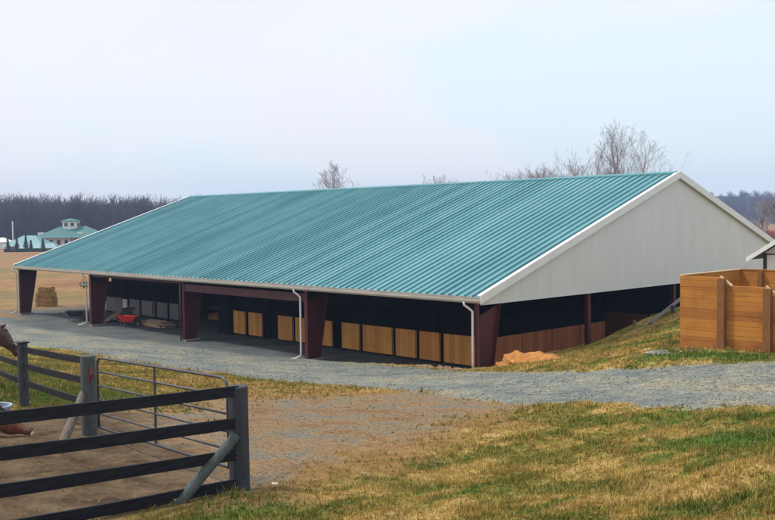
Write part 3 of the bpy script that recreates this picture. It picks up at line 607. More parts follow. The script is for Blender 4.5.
bm = B(); box(bm, (bX+.06, bY+.052, bz-.75), (bX+1.4, bY+.2, bz-.6)); obj('rail', bm, M['bin_post'], tb, world=True)
bm = B(); 
for k in range(60):
    a_ = random.gauss(0, .32); b_ = random.gauss(0, .2); r_ = random.uniform(.03, .09); lump(bm, (10.75+a_, -3.8+b_, hh(10.75+a_, -3.8+b_)+.03), (r_, r_*.9, r_*.6), 300+k, 1, 1, .7)
lump(bm, (10.75, -3.8, hh(10.75, -3.8)+.0), (.7, .38, .07), 31, 4, 1, .6); tag(obj('rubble_patch', bm, M['gravel_stone'], smooth=False), 'low grey stony heap at the left foot of the timber bin', 'rubble')
# sloping plank rail behind the bin
wr = thing('plank_rail', 'sloping weathered plank rail running up the bank behind the timber bin', 'plank rail', (1.2, 12, 1.2))
for z0, z1, y0, y1 in ((1.0, 2.62, 10.1, 14.9), (.55, 2.02, 11.1, 15.4), (.15, 1.5, 11.6, 15.8)):
    bm = B(); beam(bm, (1.2, y0, z0), (1.2, y1, z1), .17, .045); obj('plank', bm, M['plank_grey'], wr, world=True)
for y_ in (13.3, 15.6, 11.2):
    bm = B(); zt = 1.0+(y_-10.1)*.337+.05; box(bm, (1.23, y_-.06, .6), (1.35, y_+.06, zt)); obj('post', bm, M['post_black'], wr, world=True)
o = thing('stake', 'short pale stake standing on the crest of the bank by the barn', 'stake', (.5, 11.0, 1.1))
bm = B(); box(bm, (-.06, -.06, -.2), (.06, .06, .42), .01); obj('stake_body', bm, M['log'], o)
# ------------------------------------------------------------------ white shed on the right edge
shx, shy = at(764, 271, 39)[:2]; ze = at(764, 253, 39)[2]
sh = thing('white_shed', 'small white shed with dark corner trim behind the timber bin', 'shed', (shx, shy, 2.2))
rk = (at(775, 237, 38.2)[2]-at(752, 251, 39)[2])/abs(at(775, 237, 38.2)[0]-at(752, 251, 39)[0]); rk = .62
bw = 5.6; pk = ze+rk*bw/2
bm = B(); box(bm, (shx, shy, 1.8), (shx+bw, shy+6, ze)); obj('wall', bm, M['shed_white'], sh, world=True)
bm = B(); vs = [bm.verts.new(p) for p in ((shx, shy-.004, ze), (shx+bw, shy-.004, ze), (shx+bw/2, shy-.004, pk), (shx, shy+.15, ze), (shx+bw, shy+.15, ze), (shx+bw/2, shy+.15, pk))]
for f in ((0, 1, 2), (5, 4, 3), (0, 3, 4, 1), (1, 4, 5, 2), (2, 5, 3, 0)): bm.faces.new([vs[i] for i in f])
obj('gable', bm, M['shed_white'], sh, world=True)
bm = B(); box(bm, (shx-.03, shy-.03, 1.8), (shx+.12, shy+.1, ze)); obj('corner_board', bm, M['dark_trim'], sh, world=True)
bm = B(); box(bm, (shx+.122, shy-.028, ze-.07), (shx+bw, shy-.006, ze-.02)); obj('frieze_board', bm, M['dark_trim'], sh, world=True)
for s in (0, 1):
    g_ = lambda q: shx+q if s == 0 else shx+bw-q
    ea = -.55; za = ze+rk*ea+.06; zb = pk+.06
    bm = B(); hexa(bm, [(g_(ea), shy-.45, za), (g_(bw/2), shy-.45, zb), (g_(bw/2), shy+6.4, zb), (g_(ea), shy+6.4, za), (g_(ea), shy-.45, za+.08), (g_(bw/2), shy-.45, zb+.08), (g_(bw/2), shy+6.4, zb+.08), (g_(ea), shy+6.4, za+.08)]); rp = obj('roof', bm, M['shed_roof'], sh, world=True)
    bm = B(); hexa(bm, [(g_(ea), shy-.5, za-.1), (g_(bw/2), shy-.5, zb-.1), (g_(bw/2), shy-.455, zb-.1), (g_(ea), shy-.455, za-.1), (g_(ea), shy-.5, za+.1), (g_(bw/2), shy-.5, zb+.1), (g_(bw/2), shy-.455, zb+.1), (g_(ea), shy-.455, za+.1)]); obj('bargeboard', bm, M['white_trim'], rp, world=True)
# ------------------------------------------------------------------ FENCES
P1 = Vector((14.56, -22.22, 2.87)); P2 = Vector((9.16, -21.88, 2.74)); P3_ = Vector((4.0, -21.02, 2.43)); P0 = Vector(at(-95, 560, 9.55)); P0.z = hh(P0.x, P0.y)
fdir = Vector((at(0, 538, 10.72)-np.array(P1))).normalized()
def rpost(par, p, r, top, mat, sub='post', lean=(0, 0)):
    bm = B(); tube(bm, [(p.x, p.y, p.z-.4), (p.x+lean[0]*.5, p.y+lean[1]*.5, p.z+top*.5), (p.x+lean[0], p.y+lean[1], p.z+top-.012), (p.x+lean[0], p.y+lean[1], p.z+top)], [r*1.04, r, r*.98, r*.9], 16); return obj(sub, bm, mat, par, world=True, smooth=False)
def rail(par, a_, b_, w, t, mat):
    bm = B(); n_ = 6; a_ = Vector(a_); b_ = Vector(b_); d_ = b_-a_; s = d_.cross(Vector((0, 0, 1))).normalized()*t/2; rows = []
    for k in range(n_+1):
        p = a_+d_*k/n_; sag = -.012*math.sin(PI*k/n_)+random.uniform(-.004, .004); ww = w*(1+random.uniform(-.04, .04))/2
        rows.append([bm.verts.new(p+s*sx+Vector((0, 0, sz*ww+sag))) for sx, sz in ((-1, -1), (1, -1), (1, 1), (-1, 1))])
    for r0, r1 in zip(rows, rows[1:]):
        for k in range(4): bm.faces.new((r0[k], r0[(k+1) % 4], r1[(k+1) % 4], r1[k]))
    bm.faces.new(rows[0][::-1]); bm.faces.new(rows[-1]); return obj('rail', bm, mat, par, world=True)
ff = thing('paddock_fence', 'black four rail board fence nearest the camera with round corner post', 'fence', tuple(P1))
rpost(ff, P1, .145, 1.50, M['post_black'])
tocam = Vector((CAM[0]-P1.x, CAM[1]-P1.y, 0)).normalized()
side = fdir.cross(Vector((0, 0, 1))).normalized()
if side.dot(tocam) < 0: side = -side
PE = [Vector(P1)+fdir*4.9, Vector(P1)+fdir*8.2]
for p in PE: p.z = hh(p.x, p.y); rpost(ff, p, .10, 1.45, M['post_black'])
ry = [(388.0+3, 417.5), (421+2, 453.5), (452.5+2, 490), (483+1, 528)]       # rail heights read at the corner post and at the photo's left edge
for ya, yb in ry:
    A_ = Vector(at(238, ya, 13.18)); B_ = Vector(at(0, yb, 10.65)); d_ = (B_-A_); Bf = A_+d_*1.36; zc = hh(Bf.x, Bf.y)
    ro = rail(ff, A_+side*.0, Bf, .155, .04, M['black_board'])
    for dz in (-.04, .04):
        for q in (.03,):
            c_ = A_+d_.normalized()*.05+Vector((0, 0, dz)); bm = B(); tube(bm, [c_+side*.015, c_+side*.03], .011, 8); obj('bolt', bm, M['steel'], ro, world=True)
bA = Vector(at(236, 436, 13.12)); bB = Vector(at(172, 503, 12.35)); bB.z = hh(bB.x, bB.y)-.12
bm = B(); tube(bm, [bB, bB.lerp(bA, .5)+Vector((0, 0, .01)), bA], [.082, .079, .074], 12); obj('brace', bm, M['post_grey'], ff, world=True, label='grey round diagonal brace against the corner post')
bf = thing('paddock_fence', 'dark three rail fence along the far side of the paddock where the horse stands', 'fence', tuple(P2))
rpost(bf, P2, .14, 1.50, M['post_grey']); rpost(bf, P3_, .115, 1.50, M['post_black'])
dl = (P3_-P2); P4 = P3_+dl*1.0+Vector((-.2, .25, 0)); P4.z = hh(P4.x, P4.y); P5 = P4+dl; P5.z = hh(P5.x, P5.y)
rpost(bf, P4, .115, 1.5, M['post_black']); rpost(bf, P5, .115, 1.5, M['post_black'])
for za in (1.36, .98, .58):
    rail(bf, P2+Vector((-.1, -.0, za+.03)), P3_+Vector((.08, 0, za)), .13, .045, M['black_board'])
    rail(bf, P3_+Vector((-.08, 0, za)), P4+Vector((0, 0, za)), .13, .045, M['black_board']); rail(bf, P4+Vector((0, .02, za)), P5+Vector((0, 0, za)), .13, .045, M['black_board'])
bA = Vector(at(84, 393, 17.4)); bB = Vector(at(61, 438, 16.6)); bB.z = hh(bB.x, bB.y)-.06
bm = B(); tube(bm, [bB, bA], [.085, .08], 12); obj('brace', bm, M['log'], bf, world=True, label='short brown log brace leaning on the gate post')
bm = B(); box(bm, (P3_.x-.13, P3_.y-.13, P3_.z+1.5), (P3_.x+.13, P3_.y+.13, P3_.z+1.53), .01); obj('post_cap', bm, M['black_board'], bf, world=True)
# gate
gA = Vector(at(99, 430, 17.25)); gB = Vector(at(229, 470, 13.5)); gA.z = Vector(at(99, 357, 17.25)).z; gB.z = Vector(at(229, 377.5, 13.5)).z
gt = thing('tube_gate', 'grey six bar tubular farm gate hung between the two round posts', 'gate', (gA.x, gA.y, gA.z-1.4))
gd = gB-gA; gh = 1.30; dn = Vector((0, 0, -1)); u_ = gd.normalized()
bm = B(); rr = .16
out = [gA+dn*gh, gA+dn*rr]+[gA+u_*rr*(1-math.cos(t_))+dn*rr*(1-math.sin(t_)) for t_ in (PI/6, PI/3)]+[gA+u_*rr, gB-u_*rr]+[gB-u_*rr*(1-math.sin(t_))+dn*rr*(1-math.cos(t_)) for t_ in (PI/6, PI/3)]+[gB+dn*rr, gB+dn*gh, gA+dn*gh]
tube(bm, out, .023, 8); obj('frame', bm, M['gate'], gt, world=True, smooth=True)
for k in range(1, 5):
    q = dn*gh*k/5*1.0; bm = B(); tube(bm, [gA+q, gB+q], .019, 8); obj('bar', bm, M['gate'], gt, world=True, smooth=True)
for f_ in (.5,):
    bm = B(); c_ = gA+gd*f_; beam(bm, c_+dn*(gh), c_+dn*.0, .04, .03, up=tuple(u_)); obj('stay', bm, M['gate'], gt, world=True)
bm = B(); q = P2+Vector((.135, -.02, 1.28)); tube(bm, [q, q+Vector((.03, 0, -.12)), q+Vector((.0, -.02, -.25))], [.022, .032, .02], 8); obj('latch_tag', bm, M['red_tag'], gt, world=True)
# small litter
p = hit(275, 485); bm = B(); lump(bm, (0, 0, 0), (.075, .04, .02), 77, 2, 1, .3); o = obj('pale_stone', bm, M['horse_white'], smooth=True); o.location = (p[0], p[1], p[2]+.02); tag(o, 'small flat white stone in the grass right of the corner post', 'stone')
# trough and bucket
p = at(-8, 405.5, 18.0); zt = p[2]
tr = thing('water_trough', 'round pale stock tub with water by the left edge behind the top rail', 'trough', (p[0], p[1], hh(p[0], p[1])))
hgt = zt-hh(p[0], p[1])
bm = B(); rings = [(.36, 0), (.40, hgt), (.43, hgt), (.43, hgt-.03), (.415, hgt-.04)]
def lathe(bm, pr, n=28, flip=False):
    R_ = [[bm.verts.new((r*math.cos(2*PI*k/n), r*math.sin(2*PI*k/n), z)) for k in range(n)] for r, z in pr]
    for a_, b_ in zip(R_, R_[1:]):
        for k in range(n): bm.faces.new((a_[k], a_[(k+1) % n], b_[(k+1) % n], b_[k]))
    return R_
lathe(bm, [(.02, 0), (.30, 0), (.34, hgt-.04), (.37, hgt-.04), (.37, hgt), (.32, hgt), (.31, hgt-.1), (.28, .04), (.02, .04)]); obj('tub', bm, M['galv'], tr, smooth=False)
bm = B(); lathe(bm, [(.001, hgt-.07), (.312, hgt-.07)]); obj('water', bm, M['water'], tr)
# ------------------------------------------------------------------ HORSES
def loft(bm, rings, n=14):
    """rings: (centre, forward dir, half width, half height up, half height down)"""
    prev = None; R_ = []
    for c, d_, w, hu, hd in rings:
        c = Vector(c); d_ = Vector(d_).normalized(); s = Vector((0, 1, 0)); u = d_.cross(s)*-1
        R_.append([bm.verts.new(c+s*w*math.cos(2*PI*k/n)+u*(hu if math.sin(2*PI*k/n) > 0 else hd)*math.sin(2*PI*k/n)) for k in range(n)])
    for a_, b_ in zip(R_, R_[1:]):
        for k in range(n): bm.faces.new((a_[k], a_[(k+1) % n], b_[(k+1) % n], b_[k]))
    bm.faces.new(R_[0][::-1]); bm.faces.new(R_[-1])
def horse(label, root, rotz, neck, hdir, mat, muzzle_white=False, hs=1.12, fat=1.):
    """neck: list of (x, z) from withers to poll in local metres; hdir: (dx, dz) unit vector from poll to muzzle"""
    o = thing('horse', label, 'horse', root, rotz)
    bm = B()
    T = [(-.98, 1.26, .07, .12, .14), (-.90, 1.30, .20, .20, .24), (-.70, 1.32, .27, .27, .30), (-.40, 1.27, .27, .25, .31), (-.05, 1.23, .29, .26, .33), (.30, 1.24, .27, .30, .34), (.52, 1.24, .22, .30, .30), (.68, 1.22, .15, .20, .22), (.75, 1.2, .06, .1, .1)]
    loft(bm, [((a_, 0, b_), (1, 0, 0), w, hu, hd) for a_, b_, w, hu, hd in T], 16)
    k = len(neck); rr_ = []
    for i, (a_, b_) in enumerate(neck):
        p0 = neck[max(i-1, 0)]; p1 = neck[min(i+1, k-1)]; t_ = i/(k-1); w = .17*(1-t_)+.085*t_; hv = .27*(1-t_)**1.3+.13
        rr_.append(((a_, 0, b_), (p1[0]-p0[0], 0, p1[1]-p0[1]), w, hv, hv))
    loft(bm, rr_, 14)
    px_, pz_ = neck[-1]; hd_ = Vector((hdir[0], 0, hdir[1])).normalized(); up_ = hd_.cross(Vector((0, 1, 0)))*-1
    if up_.dot(Vector((0, 0, 1))) < 0 and abs(hd_.z) < .99: up_ = -up_
    c0 = Vector((px_, 0, pz_))
    Hd = [(-.07, -.02, .07, .07, .10), (.03, -.01, .10, .085, .15), (.14, -.015, .105, .09, .165), (.26, -.03, .09, .085, .135), (.38, -.04, .066, .065, .09), (.48, -.045, .056, .055, .065), (.56, -.05, .062, .055, .065), (.61, -.06, .055, .045, .055), (.635, -.065, .03, .025, .03)]
    s_ = Vector((0, 1, 0)); R_ = []
    n = 14; Hd = [(a*hs, b*hs, w*hs*fat, u*hs*fat, d2*hs*fat) for a, b, w, u, d2 in Hd]
    for a_, off, w, hu, hd2 in Hd:
        c = c0+hd_*a_+up_*off; R_.append([bm.verts.new(c+s_*w*math.cos(2*PI*q/n)+up_*(hu if math.sin(2*PI*q/n) > 0 else hd2)*math.sin(2*PI*q/n)) for q in range(n)])
    for a_, b_ in zip(R_, R_[1:]):
        for q in range(n): bm.faces.new((a_[q], a_[(q+1) % n], b_[(q+1) % n], b_[q]))
    bm.faces.new(R_[0][::-1]); bm.faces.new(R_[-1])
    for s in (-1, 1):                                     # ears
        e0 = c0+hd_*-.01+up_*.06+s_*s*.055; tube(bm, [e0, e0+up_*.07-hd_*.03+s_*s*.015, e0+up_*.15-hd_*.05+s_*s*.02], [.026, .034, .006], 8)
        # legs: front (shoulder, elbow, knee, fetlock, hoof), hind (hip, stifle, hock, fetlock, hoof)
        tube(bm, [(.50, s*.13, 1.15), (.46, s*.15, .92), (.50, s*.14, .56), (.50, s*.14, .50), (.49, s*.14, .17), (.51, s*.14, .10), (.55, s*.14, .05)], [.15, .095, .058, .055, .036, .045, .05], 10)
        tube(bm, [(-.70, s*.14, 1.2), (-.60, s*.16, .95), (-.74, s*.15, .70), (-.88, s*.15, .55), (-.86, s*.15, .48), (-.82, s*.15, .18), (-.80, s*.15, .11), (-.76, s*.15, .05)], [.2, .15, .085, .058, .05, .038, .046, .052], 10)
    bmesh.ops.recalc_face_normals(bm, faces=bm.faces)
    me = bpy.data.meshes.new('t'); bm.to_mesh(me); bm.free(); t_o = bpy.data.objects.new('t', me); put(t_o)
    md = t_o.modifiers.new('r', 'REMESH'); md.mode = 'VOXEL'; md.voxel_size = .016; md.use_smooth_shade = True
    md = t_o.modifiers.new('s', 'SMOOTH'); md.factor = .5; md.iterations = 7
    dg = bpy.context.evaluated_depsgraph_get(); me2 = bpy.data.meshes.new_from_object(t_o.evaluated_get(dg)); bpy.data.objects.remove(t_o)
    mesh_obj('body', me2, mat, o, smooth=True)
    for s in (-1, 1):
        bm = B(); bmesh.ops.create_uvsphere(bm, u_segments=10, v_segments=8, radius=.026); c = c0+hd_*.16*hs+up_*.03*hs+s_*s*.093*hs*fat; bmesh.ops.translate(bm, verts=bm.verts, vec=c); obj('eye', bm, M['eye'], o, smooth=True)
        bm = B(); bmesh.ops.create_uvsphere(bm, u_segments=8, v_segments=6, radius=.024); c = c0+hd_*.585*hs+up_*-.03*hs+s_*s*.05*hs*fat; bmesh.ops.translate(bm, verts=bm.verts, vec=c); obj('nostril', bm, M['eye'], o, smooth=True)
        for fx, fy in ((.56, .14), (-.75, .15)):
            bm = B(); tube(bm, [(fx+.01, s*fy, 0), (fx-.01, s*fy, .07)], [.068, .052], 12); obj('hoof', bm, M['hoof'], o)
    bm = B()                                             # mane: overlapping locks down the crest
    for i in range(len(neck)-1):
        for q in range(14):
            t_ = (i+q/14); i0 = int(t_); f_ = t_-i0; a_ = Vector((neck[i0][0], 0, neck[i0][1])).lerp(Vector((neck[i0+1][0], 0, neck[i0+1][1])), f_)
            dd = Vector((neck[i0+1][0]-neck[i0][0], 0, neck[i0+1][1]-neck[i0][1])).normalized(); cr = dd.cross(Vector((0, 1, 0)))*-1
            if cr.dot(Vector((-1, 0, .6))) < 0: cr = -cr
            tt = t_/(len(neck)-1); hv = .27*(1-tt)**1.3+.13; top_ = a_+cr*(hv-.01)
            for s in (-1, 1): tube(bm, [top_, top_+cr*.03+s_*s*.05, top_-cr*random.uniform(.02, .08)+s_*s*(.10+.02*random.random()), top_-cr*random.uniform(.14, .2)+s_*s*(.12+.03*(1-tt))+dd*random.uniform(-.03, .03)], [.018, .02, .014, .004], 5)
    for q in range(5): tube(bm, [c0+up_*.09+s_*(q-2)*.012, c0+hd_*.08+up_*.12+s_*(q-2)*.018, c0+hd_*.2+up_*.085+s_*(q-2)*.02], [.014, .014, .004], 5)
    obj('mane', bm, M['mane'], o, smooth=True)
    bm = B()
    for q in range(16):
        y_ = (random.random()-.5)*.1; tube(bm, [(-.95, y_*.4, 1.36), (-1.06, y_*.8, 1.2), (-1.09, y_*1.3, .85), (-1.06+random.uniform(-.03, .03), y_*1.5, .5)], [.03, .035, .03, .005], 5)
    obj('tail', bm, M['mane'], o, smooth=True)
    if muzzle_white:
        bm = B(); bmesh.ops.create_uvsphere(bm, u_segments=12, v_segments=8, radius=1)
        fr = Matrix((hd_*.05, s_*.05, up_*.045)).transposed(); 
        for v in bm.verts: v.co = fr @ v.co + c0+(hd_*.61+up_*-.075)*hs
        obj('snip', bm, M['horse_white'], o, smooth=True, label='white patch over the tip of the muzzle')
    return o
poll = at(.5, 330.5, 22.6); az = math.atan2(RT[1], RT[0])
ax = 1.28
ra = (poll[0]-ax*math.cos(az), poll[1]-ax*math.sin(az)); zg = hh(*ra); ph = poll[2]-zg
horse('dark bay horse with raised head looking over the far fence at the left edge', (ra[0], ra[1], zg), az, [(.38, 1.36), (.66, 1.46+.0), (.92, 1.46+(ph-1.46)*.45), (1.14, 1.46+(ph-1.46)*.85), (ax, ph)], (.64, -.77), M['bay'], hs=1.16, fat=1.3)
mz = hit(33, 437); az2 = az-math.radians(4)
hd2 = (.95, -.30); pb = (mz[0]-.60*.93*math.cos(az2), mz[1]-.60*.93*math.sin(az2)); ax2 = 1.62
rb = (pb[0]-ax2*math.cos(az2), pb[1]-ax2*math.sin(az2)); zg2 = hh(*rb); pz = mz[2]+.10+.60*.30-zg2
horse('chestnut horse with a white nose grazing at ground level by the left edge', (rb[0], rb[1], zg2), az2, [(.40, 1.26), (.74, 1.04), (1.06, .74), (1.36, .42), (ax2, pz+.03)], hd2, M['chestnut'], True, .93, 1.42)
# ------------------------------------------------------------------ TREES
def grow(seed, height, spread=.9, depth=5, trunks=1, lean=.12, low=.22, rmin=.012, wob=.13, kids=(3, 4), r0=None, start=1, tf=.46):
    """returns trunk segments and twig segments: (p, q, r_p, r_q)"""
    rg = random.Random(seed); T = []; C = []
    def br(p, d_, ln, r, lv):
        n_ = 4 if lv < 2 else 3; q = p.copy(); dd = d_.copy(); pts = [(q.copy(), r)]
        for k in range(n_):
            dd = (dd+Vector((rg.gauss(0, wob if lv else wob*.5), rg.gauss(0, wob if lv else wob*.5), rg.gauss(.03, .07)+(.05 if lv else 0)))).normalized(); q = q+dd*ln/n_; rr = r*(1-.42*(k+1)/n_); pts.append((q.copy(), rr))
            if lv < depth and (k >= start or lv > 0):
                for _ in range(rg.choice(kids) - (1 if lv else 2)+ (0 if k < n_-1 else 0)):
                    an = rg.uniform(.35, .95)*spread; ax_ = dd.orthogonal().normalized(); ax_.rotate(Matrix.Rotation(rg.uniform(0, 2*PI), 3, dd)); nd = dd.copy(); nd.rotate(Matrix.Rotation(an, 3, ax_))
                    br(q.copy(), nd, ln*rg.uniform(.48, .72), max(rmin, rr*rg.uniform(.45, .6)), lv+1)
        for a_, b_ in zip(pts, pts[1:]): (T if lv == 0 else C).append((a_[0], b_[0], max(a_[1], rmin), max(b_[1], rmin)))
        if lv < depth: br(q, (dd+Vector((rg.gauss(0, .2), rg.gauss(0, .2), .1))).normalized(), ln*.6, max(rmin, r*.55), lv+1)
    for t_ in range(trunks):
        a_ = 2*PI*t_/max(trunks, 1)+rg.random(); br(Vector((0.35*math.cos(a_)*(trunks > 1), .35*math.sin(a_)*(trunks > 1), -.3)), Vector((lean*math.cos(a_)*(1 if trunks > 1 else rg.random()), lean*math.sin(a_), 1)).normalized(), height*tf, r0 or height*.016, 0)
    return T, C
def segmesh(segs, n=3):
    A_ = np.array([s[0][:] for s in segs]); B_ = np.array([s[1][:] for s in segs]); ra_ = np.array([s[2] for s in segs]); rb_ = np.array([s[3] for s in segs])
    d_ = B_-A_; d_ /= np.linalg.norm(d_, axis=1)[:, None]+1e-9; ref = np.where(np.abs(d_[:, 2:3]) < .9, np.array([[0, 0, 1.]]), np.array([[1., 0, 0]])); s = np.cross(d_, ref); s /= np.linalg.norm(s, axis=1)[:, None]; u = np.cross(d_, s)
    V = np.zeros((len(segs), 2, n, 3)); 
    for k in range(n):
        o_ = s*math.cos(2*PI*k/n)+u*math.sin(2*PI*k/n); V[:, 0, k] = A_+o_*ra_[:, None]; V[:, 1, k] = B_+o_*rb_[:, None]
    base = (np.arange(len(segs))*2*n)[:, None, None]; f = np.array([[k, (k+1) % n, n+(k+1) % n, n+k] for k in range(n)])[None]
    return V.reshape(-1, 3), (base+f).reshape(-1, 4)
def fit_tree(T, C, height):
    top_ = max(s[1].z for s in T+C); k = height/top_
    g_ = lambda L_: [(a_*k, b_*k, r1, r2) for a_, b_, r1, r2 in L_]
    return g_(T), g_(C)
def tree(name, label, loc, height, seed, group=None, **kw):
    T, C = fit_tree(*grow(seed, height, **kw), height); o = thing(name, label, 'tree', loc, 0, group)
    V, Fc = segmesh(T, 8); mesh_obj('trunk', pmesh('trunk', V, Fc), M['bark'], o, smooth=True)
    V, Fc = segmesh(C, 3); mesh_obj('crown', pmesh('crown', V, Fc), M['twig'], o); return o
def grow2(seed, height, r0, start=.42, wide=.32, lean=(0, 0), nb=18, tw=.007):
    rg = random.Random(seed); T = []; C = []; pts = []; p = Vector((0, 0, -.3)); d_ = Vector((lean[0], lean[1], 1)).normalized(); n_ = 14
    for k in range(n_+1):
        pts.append((p.copy(), max(.012, r0*(1-.93*k/n_)))); d_ = (d_+Vector((rg.gauss(0, .07), rg.gauss(0, .07), .06))).normalized(); p = p+d_*(height/n_)
    for a_, b_ in zip(pts, pts[1:]): T.append((a_[0], b_[0], a_[1], b_[1]))
    def br(q, d0, ln, r, lv):
        m_ = 5 if lv == 0 else 3; dd = d0.copy(); c_ = q.copy(); pr = r
        for k in range(m_):
            dd = (dd+Vector((rg.gauss(0, .14), rg.gauss(0, .14), .10+rg.gauss(0, .08)))).normalized(); e = c_+dd*ln/m_; r2 = max(tw, r*(1-.85*(k+1)/m_)); C.append((c_.copy(), e.copy(), max(pr, tw), r2)); c_ = e; pr = r2
            if lv < 3:
                for _ in range((1, 2, 1, 1)[lv] if k else (1, 1, 0, 0)[lv]):
                    ax_ = dd.orthogonal().normalized(); ax_.rotate(Matrix.Rotation(rg.uniform(0, 6.28), 3, dd)); nd = dd.copy(); nd.rotate(Matrix.Rotation(rg.uniform(.35, .85), 3, ax_)); br(c_, nd, ln*rg.uniform(.35, .55)*(1-.1*k), r2*.7, lv+1)
    for k in range(nb):
        t_ = start+(.97-start)*(k+rg.random())/nb; i_ = min(n_-1, int(t_*n_)); q = pts[i_][0].lerp(pts[i_+1][0], t_*n_-i_); a_ = k*2.4+rg.uniform(-.5, .5); el = rg.uniform(.7, 1.05)+.3*t_
        br(q, Vector((math.cos(a_)*math.cos(el), math.sin(a_)*math.cos(el), math.sin(el))), height*(wide*(1-t_)**.7+.07)*rg.uniform(.75, 1.2), pts[i_][1]*.45, 0)
    return T, C
def tall_at(px, topy, Z, label, seed, r0=.2, **kw):
    p = at(px, topy, Z); g_ = hh(p[0], p[1]); hgt_ = p[2]-g_; T, C = fit_tree(*grow2(seed, hgt_, r0, **kw), hgt_); o = thing('bare_tree', label, 'tree', (p[0], p[1], g_), 0, 'bare trees behind the barn')
    V, Fc = segmesh(T, 8); mesh_obj('trunk', pmesh('trunk', V, Fc), M['bark'], o, smooth=True)
    V, Fc = segmesh(C, 3); mesh_obj('crown', pmesh('crown', V, Fc), M['twig'], o)
def tree_at(px, topy, Z, label, seed, **kw):
    p = at(px, topy, Z); g_ = hh(p[0], p[1]); tree('bare_tree', label, (p[0], p[1], g_), p[2]-g_, seed, 'bare trees behind the barn', **kw)
tall_at(596, 140, 95, 'slim bare tree, leftmost of the tall ones above the right part of the roof', 11, .17, start=.42, wide=.55)
tall_at(612, 119, 95, 'tallest bare tree, second from left of the tall ones above the roof', 23, .22, start=.45, wide=.42, nb=20)
tall_at(626, 126, 97, 'bare tree leaning right, between the tallest and the rightmost of the tall ones', 31, .19, start=.45, wide=.42, lean=(.10, .10))
tall_at(638, 125, 93, 'bare tree with wide open crown, rightmost of the tall ones above the roof', 37, .20, start=.45, wide=.44, nb=18)
tall_at(319, 160, 150, 'upright bare tree alone above the left half of the barn ridge', 45, .22, start=.3, wide=.42, nb=32, tw=.014)
tall_at(339, 178, 155, 'small bare treetop just right of the upright one above the ridge', 43, .18, start=.3, wide=.4, tw=.014)
tall_at(436, 172, 150, 'small bare treetop barely showing over the middle of the ridge', 47, .2, start=.3, wide=.6, nb=30, tw=.016)
for k, (px, ty, Z, lb) in enumerate(((503, 168, 140, 'low bushy bare tree, first of the row left of the tall trees'), (519, 164, 137, 'low bushy bare tree, second of the row left of the tall trees'), (534, 162, 139, 'low bushy bare tree, third of the row left of the tall trees'), (549, 161, 133, 'low bushy bare tree, fourth of the row left of the tall trees'), (563, 166, 130, 'short bare tree between the bushy row and a taller rounded one'), (577, 155, 120, 'rounded bare tree at the left foot of the three tall ones'), (603, 164, 125, 'low twiggy tree between the leftmost and middle tall trees'), (627, 160, 118, 'low twiggy tree between the middle and rightmost tall trees'))):
    tall_at(px, ty, Z, lb, 60+k*3, .11, start=.35, wide=.6, nb=26, tw=.010)
for k, (px, ty, Z, lb) in enumerate(((762, 196, 150, 'dark bare tree rising above the small shed roof'), (775, 192, 145, 'dark bare tree cut by the right edge of the picture'), (747, 214, 165, 'low bare tree against the blue hill beyond the gable'))):
    tree_at(px, ty, Z, lb, 90+k*3, spread=.8, depth=4, trunks=1, rmin=.024, kids=(2, 3))
# far wood on the left: many merged bare trees
def wood(name, label, spots, variants, mat):
    Vs = []; Fs = []; off = 0
    for k, (px_, py_, pz_, hgt_) in enumerate(spots):
        V, Fc = variants[k % len(variants)]; a_ = random.random()*6.28; c, s = math.cos(a_), math.sin(a_); sc = hgt_
        Q = np.c_[(V[:, 0]*c-V[:, 1]*s)*sc, (V[:, 0]*s+V[:, 1]*c)*sc, V[:, 2]*sc]+np.array([px_, py_, pz_]); Vs.append(Q); Fs.append(Fc+off); off += len(V)
    me = pmesh(name, np.concatenate(Vs), np.concatenate(Fs)); return tag(mesh_obj(name, me, mat), label, 'woodland', kind='stuff')
var = []
for k in range(9):
    T, C = fit_tree(*grow(200+k, 1., spread=.8, depth=3, r0=.012, rmin=.0026, kids=(3, 3, 4)), 1.); var.append(segmesh(T+C, 3))
sp = []
for k in range(620):
    px = random.uniform(-130, 262); Z = random.uniform(345, 420); p = at(px, 240, Z); sp.append((p[0], p[1], -.6+random.random(), random.uniform(12, 19.5)*(1-.14*max(0, (px-60)/200))))
wood('winter_woodland', 'grey leafless wood along the skyline left of the barn', sp, var, M['wood_far'])
sp = []
for k in range(420):
    px = random.uniform(655, 860); Z = random.uniform(700, 960); p = at(px, 240, Z); zz = max(0, (Z-700)/260)*22-1; sp.append((p[0], p[1], zz, random.uniform(8, 13)))
wood('hillside_woodland', 'distant leafless wood covering the blue hill on the right', sp, [(v*1., f) for v, f in var], M['wood_far'])
# land rising under the woods
def hillmesh(name, pxs, Z0, Z1, ztop, mat, nz=14):
    V = []; nxp = len(pxs)
    for j_ in range(nz):
        t_ = j_/(nz-1); Z = Z0+(Z1-Z0)*t_
        for px in pxs:
            p = at(px, 240, Z); V.append((p[0], p[1], -2+(ztop+2)*ss(0, 1, np.array(t_*1.0))*1.0+(float(fbm(np.array(px*.06), np.array(Z*.03)))-.5)*ztop*.25))
    idx_ = np.arange(nxp*nz).reshape(nz, nxp); Fc = np.stack([idx_[:-1, :-1], idx_[:-1, 1:], idx_[1:, 1:], idx_[1:, :-1]], -1).reshape(-1, 4)
    o = mesh_obj(name, pmesh(name, V, Fc), mat, smooth=True); o['kind'] = 'structure'; return o
hillmesh('wooded_rise', list(range(-420, 330, 10)), 372, 470, 12.5, M['hill'])
hillmesh('blue_hill', list(range(560, 1200, 10)), 690, 1010, 26, M['hill'])
sp = []
for k in range(420):
    px = random.uniform(725, 860); Z = random.uniform(168, 190); p = at(px, 240, Z); sp.append((p[0], p[1], hh(p[0], p[1])-.3, random.uniform(2.6, 4.2)))
